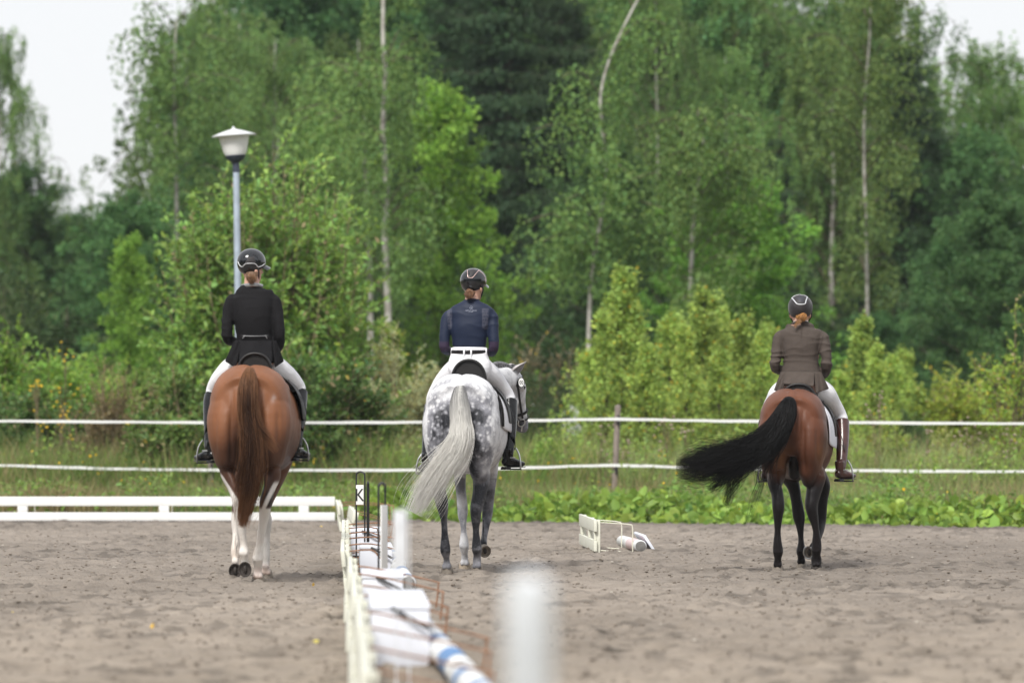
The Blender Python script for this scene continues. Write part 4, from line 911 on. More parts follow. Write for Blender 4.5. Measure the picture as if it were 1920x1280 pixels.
        ear = loft_shell(rows, .006, cfg['earm'], 'ear', root)
    # face hair colour comes with the coat; mane
    if cfg.get('mane'): cfg['mane'](root, F, H)
    strands('tail', [(*F.L(X,Y,yl), F.u(r_)) for X,Y,yl,r_ in cfg['tail']], cfg['tn'], M_hair, root, cfg['tailcol'], **cfg['tailkw'])
    for g, n, kw in cfg.get('tail2', []): strands('tail_wisp', [(*F.L(X,Y,yl), F.u(r_)) for X,Y,yl,r_ in g], n, M_hair, root, cfg['tailcol'], **kw)
    # bridle
    br = empty('bridle'); br.parent = root; k = MB()
    def ring(t, wd=.012, g=.006, off=None):
        i = np.interp(t, [r_[0] for r_ in HP], range(len(HP))); a_ = [float(np.interp(t, [r_[0] for r_ in HP], [r_[q] for r_ in HP])) for q in (1,2,3)]
        rs, rf, of = (a_[0]+g/hs)*hs, (a_[1]+g/hs)*hs, a_[2]; pts = [H(t,0,of)+Sd*rs*math.cos(x)+Fd*rf*math.sin(x) for x in np.linspace(0,2*math.pi,33)]
        k.tube([(*p, wd, .0035) for p in pts], seg=8, ref=tuple(Ld), cap=False); return pts
    ring(.055, .013, .008); ring(.40, .013, .007); ring(.47, .008, .007)
    for sd in (-1,1): k.tube([(*H(.0,sd*.085,-.01),.0035,.010),(*H(.10,sd*.112,-.0),.0035,.010),(*H(.2,sd*.108,0),.0035,.010),(*H(.32,sd*.078,.012),.0035,.010),(*H(.44,sd*.064,.02),.0035,.010)], seg=8, ref=tuple(Sd), n=14)
    k.rod([H(.0,-.085,-.01),H(-.05,0,-.05),H(.0,.085,-.01)], .009, n=12); k.rod([H(.05,-.1,-.04),H(.24,-.07,-.15),H(.24,.07,-.15),H(.05,.1,-.04)], .006, n=20)
    k.build('headstall', M_leather, br)
    for sd in (-1,1):
        k = MB(); c0 = H(.475, sd*.070, .0); k.rod([c0+(Ld*math.cos(x)+Fd*math.sin(x))*.032 for x in np.linspace(0,6.2832,25)], .0045, seg=8, ref=tuple(Sd)); k.rod([c0+Ld*.03, c0+Ld*.075-Fd*.012], .005); k.build('bit_ring', M_steel, br)
        hx = cfg['hands'][0 if sd < 0 else 1]; r_ = MB(); m0 = c0+Ld*.0; r_.tube([(*m0,.009,.002),(*((m0*2+np.array(hx))/3+[0,0,-.02]),.009,.002),(*hx,.009,.002)], seg=6, n=16, ref=(0,0,1)); r_.build('rein', M_leather, br)
    if cfg.get('disc'):
        c0 = H(*cfg['disc']); nn = np.array([.25,-1,.05]); nn /= np.linalg.norm(nn); u_ = np.cross(nn,[0,0,1]); u_ /= np.linalg.norm(u_); w_ = np.cross(u_, nn)
        def oval(a, c_, dn, th_): 
            V = [c0+nn*(dn+z)+u_*a*math.cos(x)+w_*c_*math.sin(x) for z in (0,th_) for x in np.linspace(0,6.2832,32,endpoint=False)]; q = MB(); q.add(V, [(i,(i+1)%32,32+(i+1)%32,32+i) for i in range(32)]+[tuple(range(32)), tuple(range(32,64))]); return q
        dsc = oval(.030,.044,0,.008).build('number_disc', M_leather, br); oval(.0235,.037,.0075,.004).build('disc_face', M_white, dsc)
        q = MB()
        for ox in (-.0085,.0085):
            pts = [c0+nn*.0125+u_*(ox+.0055*math.cos(x))+w_*(.014*math.sin(x)) for x in np.linspace(0,6.2832,14)]; q.rod(pts, .0019, seg=5, ref=tuple(nn))
        q.build('number', M_black, dsc)
    tag(root, cfg['label'], 'horse'); return root
# saddle with pad, flaps, stirrups -------------------------------------------------
def make_saddle(F, label, seat, pad_m, sm, feet, root_y=.72, padr=(.44,1.12), padphi=1.55, edge=None, flapphi=1.62, bx=0):
    S = F.S; root = empty('saddle', (F.x0, F.d, 0), -F.th)
    Z = surf(root_y, 0, 0, S)[2]
    if pad_m:
        rows = [[surf(y, ph*padphi*(1-.10*sstep(.9,1.12,y)), .018+.006*math.sin(y*9), S) for ph in np.linspace(-1,1,41)] for y in np.linspace(*padr, 14)]
        pd = loft_shell(rows, .016, pad_m, 'saddle_pad', root)
        if edge:
            k = MB()
            for y in (padr[0]+.004,):
                k.tube([(*surf(y, ph*padphi, .020, S), .010,.010) for ph in np.linspace(-1,1,49)], seg=8, ref=(0,1,0))
            k.build('pad_binding', edge, pd)
    for s_ in (-1,1):
        rows = [[surf(y+.10*(ph-.5)/1.2*(1 if True else 0), s_*ph, .040-.012*sstep(.9,1.6,ph), S) for ph in np.linspace(.30,flapphi,16)] for y in np.linspace(.60,.98,9)]
        loft_shell(rows, .009, sm, 'flap', root)
        k = MB(); fx, fy, fz = feet[0 if s_ < 0 else 1]; t0 = surf(.74, s_*.62, .05, S); p1 = surf(.76, s_*1.30, .055, S)
        k.tube([(*t0,.013,.003),(*p1,.013,.003),(fx,fy,fz+.165,.013,.003)], seg=8, ref=(0,1,0), n=14); lt = k.build('stirrup_leather', sm, root)
        k = MB(); w_ = .058; yaw = feet[2][0 if s_ < 0 else 1]; cx, sx = math.cos(yaw), math.sin(yaw)
        R = lambda a, z: (fx+a*cx, fy+a*sx, fz+z)
        k.rod([R(-w_,0),R(-w_,.04),R(-w_*.75,.11),R(-w_*.25,.155),R(0,.165),R(w_*.25,.155),R(w_*.75,.11),R(w_,.04),R(w_,0)], .0065, seg=8, n=40, ref=(sx,-cx,0)); st = k.build('stirrup', M_steel, root)
        k = MB(); k.tube([(*R(-w_+.002,-.004),.016,.006),(*R(w_-.002,-.004),.016,.006)], seg=10, sup=4, ref=(-sx,cx,0)); k.build('tread', M_black, st)
    # the seat: cantle, dip, pommel
    cx_, cz, hw, hh, cy = seat                    # cantle centre x, its base z, half width, height, y
    secs = [(0,hw*.97,hh*.97),(.02,hw,hh),(.07,hw*.93,hh*.70),(.15,hw*.84,hh*.42),(.24,hw*.72,hh*.32),(.33,hw*.58,hh*.42),(.40,hw*.46,hh*.62),(.43,hw*.36,hh*.60)]
    rows = []; ex = 2/2.2
    for dy, w2, h2 in secs:
        rows.append([(cx_*(1-dy)+w2*math.copysign(abs(math.cos(a))**ex, math.cos(a)), cy+dy, cz-.05+(h2+.05)*abs(math.sin(a))**ex) for a in np.linspace(math.pi, 0, 25)])
    loft_shell(rows, .020, sm, 'seat', root)
    k = MB(); k.tube([(x,y-.008,z,.009,.009) for x,y,z in rows[0]], seg=8, ref=(0,1,0)); k.build('cantle_piping', sm, root)
    back = MB(); r0 = rows[0]; V = [(x,y+.006,z) for x,y,z in r0]+[(x*.98,y+.016,z) for x,y,z in r0]; n = len(r0)
    back.add(V, [(i,i+1,n+i+1,n+i) for i in range(n-1)]+[tuple(range(n)), tuple(range(n,2*n)), (0,n,2*n-1,n-1)]); back.build('cantle_panel', sm, root, smooth=False)
    tag(root, label, 'saddle'); return root
# riders -----------------------------------------------------------------------------
M_skin = mat('skin', (.62,.36,.27), .5, var=.06, vscale=20); M_breech = mat('white_breeches', (.87,.87,.91), .75, bump=.2, bscale=220)
M_hel = mat('glossy_black_shell', (.010,.011,.014), .07, coat=.6); M_helm = mat('matt_black_shell', (.022,.018,.020), .55, sheen=.2, bump=.3, bscale=400); M_silver = mat('silver_trim', (.72,.73,.76), .3, metal=.5)
def wrinkle(amp, zf=34, seed=0, mask=None, z0=None):
    def f(v):
        n = fbm(v, (5,5,9), 2, seed); w_ = 1.1-2.2*np.abs(np.sin(v[:,2]*zf+n*7+v[:,0]*5*np.sin(v[:,0]*9)))**.6; k = .35+.65*sstep(.45,.7,noise3(v, (5,5,6), seed+3))
        if mask: k = k*mask(v)
        return amp*w_*k+amp*.9*(fbm(v,(14,14,22),2,seed+5)-.5)
    return f
def hand(b, wrist, dirv, side, r=1.0):
    """palm, four fingers closed round the rein, thumb on top"""
    w_ = np.array(wrist); d = np.array(dirv, float); d /= np.linalg.norm(d); s_ = np.array([side,0,0.]); s_ = s_-d*(s_@d); s_ /= np.linalg.norm(s_); up = np.cross(s_, d)*(1 if side > 0 else -1)
    if up[2] < 0: up = -up
    b.tube([(*w_,.020*r,.026*r),(*(w_+d*.03),.016*r,.034*r),(*(w_+d*.085),.015*r,.040*r)], seg=12, n=7, ref=tuple(s_))
    for i, L_ in enumerate((.036,.041,.038,.031)):
        k0 = w_+d*.083+up*(.030-.020*i); k1 = k0+d*L_*.75-s_*.012; k2 = k1-s_*L_*.8+d*.002; k3 = k2-d*L_*.6-s_*.002
        b.rod([k0-d*.02,k0,k1,k2,k3], .0085*r, seg=8)
    b.rod([w_+d*.025+up*.03, w_+d*.055+up*.05-s_*.01, w_+d*.085+up*.047-s_*.022], .0095*r, seg=8)
def make_rider(F, cfg):
    S = F.S; root = empty('person', (F.x0, F.d, 0), -F.th); L = F.L; u = F.u; Y0 = cfg['y']
    def sec(rows, g=0.):
        out = []
        for Y, xl, xr, ry, dy in rows:
            c = L((xl+xr)/2, Y, Y0+dy); out.append((*c, u((xr-xl)/2)*(Y0+F.d)/F.d-g, ry-g))
        return out
    def limb(pts, g=0.): return [(*L(X,Y,yl), max(r_-g,.01), max(r_*rb-g,.01)) for X,Y,yl,r_,rb in pts]
    hx, hy, hw, hh = cfg['helmet']      # centre X,Y, half width, half height of the shell in zoomed units
    yw = Y0+cfg['heady']; hc = np.array(L(hx, hy, yw)); hyaw = math.radians(cfg['yaw']); HW, HH = u(hw)*(F.d+yw)/F.d/math.sqrt(math.cos(hyaw)**2+(1.18*math.sin(hyaw))**2), u(hh)*(F.d+yw)/F.d   # turned to the right
    fw = np.array([math.sin(hyaw), math.cos(hyaw), 0]); rt = np.array([math.cos(hyaw), -math.sin(hyaw), 0]); upv = np.array([0,0,1.])
    # --- body: one continuous skin
    b = MB(); g = .019; tors = cfg['torso']
    b.tube(sec(tors, g), seg=26, n=30)
    for k in ('armL','armR'): b.tube(limb(cfg[k], g), seg=14, n=22)
    for k in ('legL','legR'): b.tube(limb(cfg[k], g+.002), seg=16, n=30)
    nk = cfg['neck']; b.tube([(*L(X,Y,Y0+dy), r_, r_*1.05) for X,Y,dy,r_ in nk], seg=16, n=10)
    hb = hc-upv*HH*.55; q = HW*.80
    face = [(hb+upv*q*1.25, .45,.5),(hb+upv*q*.9, .85,.98),(hb+upv*q*.3+fw*.004, .95,1.12),(hb-upv*q*.3+fw*.012, .90,1.02),(hb-upv*q*.85+fw*.026, .74,.78),(hb-upv*q*1.25+fw*.042, .50,.52),(hb-upv*q*1.42+fw*.048, .24,.28)]
    b.tube([(*p, q*a, q*c) for p, a, c in face], seg=22, n=18, ref=tuple(rt))
    fs = q*1.0; b.tube([(*(hb+fw*fs*1.05+upv*q*.05),.007,.007),(*(hb+fw*fs*1.26-upv*q*.30),.013,.012),(*(hb+fw*fs*1.08-upv*q*.40),.010,.008)], seg=8, ref=tuple(rt), n=6)
    for s_ in (-1,1): b.tube([(*(hb+rt*s_*q*.93-upv*q*.05-fw*.004),.004,.011),(*(hb+rt*s_*q*1.05-upv*q*.18-fw*.006),.006,.017),(*(hb+rt*s_*q*.95-upv*q*.5),.004,.009)], seg=8, ref=tuple(rt), n=6); b.rod([hb+fw*fs*1.02+rt*s_*.012-upv*q*.66, hb+fw*fs*1.04-upv*q*.66], .0055)
    for k, s_ in (('armL',-1),('armR',1)):
        P_ = limb(cfg[k], 0); a_ = np.array(P_[-1][:3]); d_ = a_-np.array(P_[-2][:3]); d_[2] *= .4; hand(b, a_, d_, s_)
    o = b.build('body', M_skin); o.parent = root; remesh(o, .0052, 2)
    o.name = 'body'
    for s_ in (-1,1): e = MB(); e.ball(hb+fw*fs*.96+rt*s_*q*.36+upv*q*.02, .0105); e.build('eye', M_eye, root)
    # --- clothes
    tr, jk = cfg['jacket_range'], MB(); jt = [r_ for r_ in tors if tr[0] <= r_[0] <= tr[1]]
    jk.tube(sec(jt), seg=34, n=44, sup=cfg.get('sup', 2.3))
    for k in ('armL','armR'): jk.tube(limb(cfg[k], -.001), seg=18, n=30)
    j = jk.build(cfg['top_name'], cfg['top']); j.parent = root; remesh(j, .0062, 9); displace(j, wrinkle(cfg.get('wr', .0032), seed=cfg['seed'])); j.name = cfg['top_name']
    if cfg.get('paint'): cfg['paint'](j, F, L, Y0)
    bk = MB(); 
    if cfg.get('hips'): bk.tube(sec(cfg['hips'], -.002), seg=30, n=18, sup=2.3)
    for k in ('legL','legR'):
        kk = cfg['boot_i']; bk.tube(limb(cfg[k][:kk+1], -.001), seg=20, n=24)
    j2 = bk.build('breeches', cfg.get('breech', M_breech)); j2.parent = root; remesh(j2, .0062, 9); displace(j2, wrinkle(.0013, 20, seed=cfg['seed']+40)); j2.name = 'breeches'
    for n_, (k, s_) in enumerate((('legL',-1),('legR',1))):
        B = limb(cfg[k][cfg['boot_i']:], -.006); bb = MB(); bb.tube(B, seg=22, n=26)
        an = np.array(B[-1][:3]); ft = cfg['foot'][n_]; fd = np.array(ft, float); fd /= np.linalg.norm(fd); sd = np.cross(fd,[0,0,1]); sd /= np.linalg.norm(sd)
        hl = an-fd*.045-np.array([0,0,.055]); tip = an+fd*.17-np.array([0,0,.062])
        bb.tube([(*(hl),.030,.030),(*(an-np.array([0,0,.04])-fd*.01),.036,.045),(*(an+fd*.05-np.array([0,0,.048])),.036,.038),(*(an+fd*.11-np.array([0,0,.056])),.040,.028),(*(tip),.030,.020)], seg=18, n=18, ref=tuple(sd))
        bb.tube([(*(an-fd*.02+np.array([0,0,.06])),.040,.042),(*(an-fd*.01-np.array([0,0,.02])),.036,.042),(*(an-fd*.02-np.array([0,0,.06])),.032,.038)], seg=18, n=8)
        bo = bb.build('boot', cfg['boot_m']); bo.parent = root; remesh(bo, .0048, 3); displace(bo, wrinkle(.0012, 30, seed=3, mask=lambda v, z=an[2]: sstep(z+.12, z+.02, v[:,2]))); bo.name = 'boot'
        so_ = MB(); e0 = an-fd*.060-np.array([0,0,.088]); e1 = an+fd*.185-np.array([0,0,.086]); so_.tube([(*e0,.018,.004),(*(e0+(e1-e0)*.1),.031,.005),(*(e0+(e1-e0)*.35),.028,.005),(*(e0+(e1-e0)*.7),.038,.005),(*e1,.020,.004)], seg=12, sup=3, n=14, ref=tuple(sd)); so_.box((-.03,-.03,-.012),(.03,.028,.006),.004, M=Matrix.Translation(Vector(e0+fd*.035-np.array([0,0,.008])))@Matrix(((sd[0],fd[0],0,0),(sd[1],fd[1],0,0),(sd[2],fd[2],1,0),(0,0,0,1)))); so_.build('sole', M_black, bo)
        if cfg.get('spur', True):
            sp = MB(); c0 = an-np.array([0,0,.012]); sp.rod([c0+fd*.045+sd*.036, c0+sd*.044, c0-fd*.047, c0-sd*.044, c0+fd*.045-sd*.036], .0042, n=22); sp.rod([c0-fd*.047, c0-fd*.078-np.array([0,0,.006])], .0042); sp.build('spur', M_steel, bo)
    # --- helmet
    hm = MB(); n, m_ = 36, 16; V = []; hyr = 1.20
    def hpt(az, el, g=0.):
        ch = max(1e-6, math.cos(el))**(.62 if el < 0 else .96)
        return hc+rt*(HW+g)*math.sin(az)*ch+fw*(HW*hyr+g)*math.cos(az)*ch+upv*(HH+g)*math.sin(el)
    def rim(az): return -.30-.95*(.5-.5*math.cos(az))**1.05
    for g in (0,-.012):
        for i in range(m_):
            for jx in range(n):
                az = 2*math.pi*jx/n; e0_ = rim(az); el = e0_+(math.pi/2-.02-e0_)*i/(m_-1); V.append(hpt(az, el, g))
    Fc = []
    for s0 in (0, n*m_):
        for i in range(m_-1):
            for jx in range(n): kx = (jx+1)%n; Fc.append((s0+i*n+jx, s0+i*n+kx, s0+(i+1)*n+kx, s0+(i+1)*n+jx))
        Fc.append(tuple(s0+(m_-1)*n+jx for jx in range(n)))
    for jx in range(n): kx = (jx+1)%n; Fc.append((jx, kx, n*m_+kx, n*m_+jx))
    hm.add(V, Fc); h = hm.build('helmet', cfg['hel_m'], root, sharp=70)
    pk = MB(); rows = [hpt(a, rim(a)+.10, .001) for a in np.linspace(-1.05,1.05,17)]; tips = [hpt(a*.9, rim(a)+.02, .0)+fw*.052*math.cos(a)**.6-upv*.012 for a in np.linspace(-1.05,1.05,17)]; V = []
    for a_, c_ in zip(rows, tips): V += [a_, c_, c_-upv*.005, a_-upv*.007]
    pk.add(V, [(i*4+j_, i*4+(j_+1)%4, (i+1)*4+(j_+1)%4, (i+1)*4+j_) for i in range(16) for j_ in range(4)]+[(0,1,2,3),(64,65,66,67)]); pk.build('peak', cfg['hel_m'], h)
    def onshell(X, Y, g=.002):
        p = L(X, Y, yw-HW*.9); ok, loc, nn, _ = h.ray_cast(Vector((p[0], p[1]-.4, p[2])), Vector((0,1,0)))
        if not ok:
            q_ = hc+(np.array([p[0], hc[1], p[2]])-hc)*.93; ok, loc, nn, _ = h.ray_cast(Vector((q_[0], p[1]-.4, q_[2])), Vector((0,1,0)))
            if not ok: return q_
        return np.array(loc)+np.array(nn)*g
    for kind, pts, r_, mm in cfg['trim']:
        if kind == 'line': k = MB(); dn = spline([(x, y_, 0) for x, y_ in pts], len(pts)*5) if len(pts) > 2 else [(*pts[0],0),(*pts[1],0)]; k.rod([onshell(q_[0], q_[1], .0012) for q_ in dn], r_, seg=8); k.build('trim', mm, h)
        else:
            c0 = np.mean([onshell(*p, .003) for p in pts], 0); k = MB(); X_ = np.array(pts, float); c_ = X_.mean(0); n2 = len(pts); V = [onshell(*c_, .0022)]; 
            for fr in (.25,.5,.75,1.0): V += [onshell(*(c_+(x_-c_)*fr), .0022 if fr < 1 else .0008) for x_ in X_]
            k.add(V, [(0,1+i,1+(i+1)%n2) for i in range(n2)]+[(1+(l*n2)+i, 1+(l*n2)+(i+1)%n2, 1+(l+1)*n2+(i+1)%n2, 1+(l+1)*n2+i) for l in range(3) for i in range(n2)]); k.build('vent_panel', mm, h)
    k = MB(); k.rod([hc+rt*HW*.93-upv*HH*.35, hb+rt*q*1.0+fw*q*.25-upv*q*.5, hb-upv*q*1.48+fw*q*.62, hb-rt*q*1.0+fw*q*.25-upv*q*.5, hc-rt*HW*.93-upv*HH*.35], .0055, n=30); k.build('chin_strap', M_black, h)
    # --- hair
    hr = cfg['hair']; cc = hr['col']
    def hcf(tt, uu, r): return np.clip(np.array(cc)[None,None]*(r.uniform(.45,1.5,(len(uu),1,1)))*np.ones((1,tt.shape[1],1)), 0, .9)
    hroot = empty('hair'); hroot.parent = root
    # loose back hair under the shell
    kb = MB()
    pts = [(*L(X,Y,Y0+dy), r_, r_*.7) for X,Y,dy,r_ in hr['base']]; kb.tube(pts, seg=14, n=10); kb.build('tied_hair', mat('hair_core', tuple(c_*.6 for c_ in cc), .6, var=.3, vscale=60, bump=.6, bscale=90, stretch=(1,1,.3)), hroot)
    for i, (gp_, n_, kw) in enumerate(hr['strands']): strands('hair_strands', [(*L(X,Y,Y0+dy), r_) for X,Y,dy,r_ in gp_], n_, M_hairp, hroot, hcf, seed=i+5, **kw)
    if cfg.get('extra'): cfg['extra'](root, F, L, u, Y0, sec, hc)
    tag(root, cfg['label'], 'person'); return root
# ---------------------------------------------------------------- FIGURE 1: chestnut horse, black jacket
def lerp3(a, b, t): return np.array(a)[None]*(1-t[:,None])+np.array(b)[None]*t[:,None]
Z2 = (340, 660, 2.782); Z1 = (340, 440, 4.571)
F1 = Frame(468.5, 1091, 2.3, Z2, 1.0)
R1 = Frame(468.5, 1091, 2.3, Z1, 1.0)
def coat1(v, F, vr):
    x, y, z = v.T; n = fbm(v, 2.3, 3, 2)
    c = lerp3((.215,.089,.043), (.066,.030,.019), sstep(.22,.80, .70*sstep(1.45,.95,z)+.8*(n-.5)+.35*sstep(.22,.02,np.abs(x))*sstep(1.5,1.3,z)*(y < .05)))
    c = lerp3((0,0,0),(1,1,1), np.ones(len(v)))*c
    wh = np.zeros(len(v)); hind = y < .6
    L_ = (x < 0) & hind; Rr = (x >= 0) & hind
    xc = -.204+(.78-z)/.154*.087; st = sstep(1.25,.8, np.abs(x-xc)/(.008+.16*np.clip(.81-z,0,.2)+.010*n))*sstep(.82,.78,z)
    a = sstep(.60,.55, z+.06*(n-.5)+.35*np.clip(-.145-x,0,.05)); wh[L_] = np.maximum(a, st)[L_]
    xc = .205-(.74-z)/.12*.055; st = sstep(1.2,.8, np.abs(x-xc)/.016)*sstep(.76,.72,z); a = sstep(.565,.545, z+.05*(n-.5)); wh[Rr] = np.maximum(a, st)[Rr]
    fr = (y >= .6); wh[fr] = sstep(.52,.48,z)[fr]
    hk = Rr & (z > .54) & (z < .70); c[hk] *= (1-.75*(sstep(.54,.58,z)*sstep(.70,.64,z)))[hk][:,None]
    mud = sstep(.45,.65,noise3(v,9,3))*.35*sstep(.4,.15,z)
    W = np.array([.74,.70,.66])[None]*(1-mud[:,None]*np.array([.5,.7,.85])[None]); pink = sstep(.13,.09,z)[:,None]*.35; W = W*(1-pink)+np.array([.62,.42,.38])[None]*pink
    c = c*(1-wh[:,None])+W*wh[:,None]
    sc = np.exp(-(((x-.195)/.018)**2+((z-1.36)/.03)**2))*(y < 0)*.55*noise3(v, 40, 4); c = c*(1-sc[:,None])+.5*sc[:,None]
    return c
M_ear1 = mat('chestnut_ear', (.22,.085,.04), .6); M_ear2 = mat('grey_ear', (.36,.34,.34), .7, var=.3, vscale=25); M_ear3 = mat('bay_ear', (.10,.035,.018), .6)
def tail1(tt, u, r):
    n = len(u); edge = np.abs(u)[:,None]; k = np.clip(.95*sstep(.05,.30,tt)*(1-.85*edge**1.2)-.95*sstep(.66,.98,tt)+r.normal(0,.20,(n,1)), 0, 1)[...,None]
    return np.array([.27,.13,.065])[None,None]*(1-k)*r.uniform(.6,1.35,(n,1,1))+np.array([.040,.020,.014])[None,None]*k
def straightmane(n, col):
    def f(root, F, H):
        S = F.S; pts = [(0,1.30*S,1.60*S),(0,1.55*S,1.78*S),(0,1.75*S,1.93*S),(0,1.86*S,1.99*S)]; q = spline(pts, 16); k = MB()
        for i in range(15): k.ball(q[i]+[0,-.005,.0], (.020,.026,.024), seg=8, rings=6)
        k.build('mane', col, root)
    return f
hooks = {k: M_hoofd for k in ('LH','RH','LF','RF')}
neckS = lambda S, dx=0: [(0,1.28*S,1.20*S,.15*S,.27*S),(dx*.2,1.48*S,1.37*S,.115*S,.21*S),(dx*.5,1.66*S,1.56*S,.088*S,.165*S),(dx*.8,1.80*S,1.71*S,.075*S,.13*S),(dx,1.90*S,1.81*S,.07*S,.105*S)]
def headS(S, dx=0): return dict(poll=(dx,1.93*S,1.84*S), L=(0,.22,-1), F=(0,1,.2), ear=((-.35,.2,1),(.35,.2,1)), s=S)
hands1 = [(-.05,1.10,1.72),(.09,1.10,1.72)]
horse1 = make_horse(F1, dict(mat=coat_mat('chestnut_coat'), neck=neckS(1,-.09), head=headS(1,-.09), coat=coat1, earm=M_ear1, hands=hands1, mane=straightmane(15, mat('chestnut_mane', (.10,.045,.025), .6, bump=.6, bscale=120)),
  LH=dict(pts=[(243,640,-.05,38,.105),(270,700,-.11,30,.085),(292,762,-.17,31,.074),(300,830,-.15,25,.052),(315,930,-.11,22,.045),(325,1000,-.09,22,.042),(327,1042,-.09,28,.048),(331,1085,-.07,23,.038),(335,1122,-.055,24,.040)], axis=(.0,-.97,-.24)),
  RH=dict(pts=[(482,640,-.05,38,.105),(462,700,-.09,30,.085),(441,775,-.13,33,.078),(434,840,-.11,29,.052),(420,930,-.08,23,.042),(408,1010,-.06,24,.043),(400,1072,-.04,31,.047),(399,1120,-.01,24,.037),(400,1152,.01,25,.040)]),
  LF=dict(pts=[(290,800,1.10,26,.06),(284,880,1.10,25,.055),(283,960,1.08,20,.042),(282,1040,1.03,25,.045),(282,1085,1.0,21,.035),(283,1128,1.0,21,.036)], axis=(.0,-.95,-.30)),
  RF=dict(pts=[(446,800,1.12,26,.06),(449,880,1.13,26,.055),(446,960,1.12,20,.042),(441,1060,1.10,23,.045),(441,1110,1.10,22,.038),(443,1140,1.11,22,.04)]),
  hoof=dict(LH=M_hoofd, RH=M_hoofp, LF=M_hoofd, RF=M_hoofp),
  tail=[(357,88,-.24,20),(352,130,-.33,40),(347,200,-.37,52),(347,300,-.40,54),(358,400,-.42,58),(370,500,-.43,63),(370,600,-.43,60),(358,700,-.42,54),(340,790,-.41,44),(324,870,-.40,30),(318,920,-.40,20)],
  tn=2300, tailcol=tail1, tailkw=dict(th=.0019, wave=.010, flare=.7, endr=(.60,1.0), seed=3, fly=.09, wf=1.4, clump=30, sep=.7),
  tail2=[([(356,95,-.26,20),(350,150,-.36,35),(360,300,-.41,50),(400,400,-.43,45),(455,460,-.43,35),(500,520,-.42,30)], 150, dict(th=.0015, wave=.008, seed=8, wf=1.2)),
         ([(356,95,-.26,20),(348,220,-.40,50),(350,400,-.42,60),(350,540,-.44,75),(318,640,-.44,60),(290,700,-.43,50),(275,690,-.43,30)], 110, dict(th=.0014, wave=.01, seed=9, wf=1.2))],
  label='chestnut horse with white legs walking away, its brown tail hanging straight'), 'horse')
feet1 = None
M_blackj = mat('black_jacket_cloth', (.010,.0095,.011), .85, spec=.2, bump=.3, bscale=260)
M_gem = mat('sparkling_trim', (.35,.35,.36), .3, metal=.6, var=.6, vscale=300)
def extra1(root, F, L, u, Y0, sec, hc):
    jk = [c for c in root.children if c.name.startswith('jacket')][0]
    # skirt: three hanging panels
    def panel(x0t, x1t, x0b, x1b, yt, yb0, yb1, dy0, dy1, name='jacket_tail'):
        rows = []
        for a in np.linspace(0,1,8):
            rr_ = []
            for c in np.linspace(0,1,12):
                X = (x0t*(1-c)+x1t*c)*(1-a)+(x0b*(1-c)+x1b*c)*a; Yb = yb0*(1-c)+yb1*c; Yy = yt*(1-a)+Yb*a; cc = ((X-625)/245)
                rr_.append(L(X, Yy, Y0-(dy0*(1-a)+dy1*a)*math.sqrt(max(0,1-cc*cc*.92))+.006*math.sin(c*9+a*3)))
            rows.append(rr_)
        loft_shell(rows, .006, M_blackj, name, jk)
    panel(455,515,372,470,905,1085,1145,.135,.175); panel(770,815,800,880,905,1140,1085,.135,.175); panel(500,775,492,785,905,1090,1090,.142,.20)
    k = MB(); k.tube([(*L(X,Y,Y0-dy), .013,.004) for X,Y,dy in ((518,440,.0),(560,432,.064),(610,428,.080),(660,430,.066),(698,440,.0))], seg=8, n=16, ref=(0,0,1)); k.build('collar', M_gem, jk)
    k = MB(); k.tube([(*L(X,Y,Y0-dy), .017,.004) for X,Y,dy in ((505,872,.118),(560,876,.132),(625,878,.137),(690,876,.132),(752,870,.118))], seg=8, n=16, ref=(0,0,1)); k.build('waist_band', M_blackj, jk)
    k = MB()
    for xa, xb in ((525,545),(718,736)): k.rod([L(xa,888 if xa < 600 else 860,Y0-.143), L(xb,862 if xa < 600 else 888,Y0-.143)], .003)
    k.rod([L(525,866,Y0-.148), L(630,868,Y0-.152), L(736,864,Y0-.148)], .0018, n=12); k.build('waist_trim', M_gem, jk)
    for X0, Y0_, X1, Y1 in ((450,520,515,870),(805,520,755,870)):
        k = MB(); k.rod([L(X0+(X1-X0)*t**.7, Y0_+(Y1-Y0_)*t, Y0-.105-.02*math.sin(t*3)) for t in np.linspace(0,1,8)], .0016, n=20); k.build('seam', M_blackj, jk)
    k = MB(); k.box((-.004,-.002,-.012),(.004,.002,.012),.001, M=Matrix.Translation(L(366,658,Y0-.03))); k.build('sleeve_badge', M_white, jk)
    k = MB(); k.tube([(*L(X,Y,Y0-dy), .014,.004) for X,Y,dy in ((548,430,.0),(575,428,.050),(605,427,.058),(640,428,.050),(662,430,.0))], seg=8, n=14, ref=(0,0,1)); k.build('white_stock', M_white, root)
M_bootb = mat('polished_black_boot', (.007,.007,.008), .16, spec=.32, coat=.06)
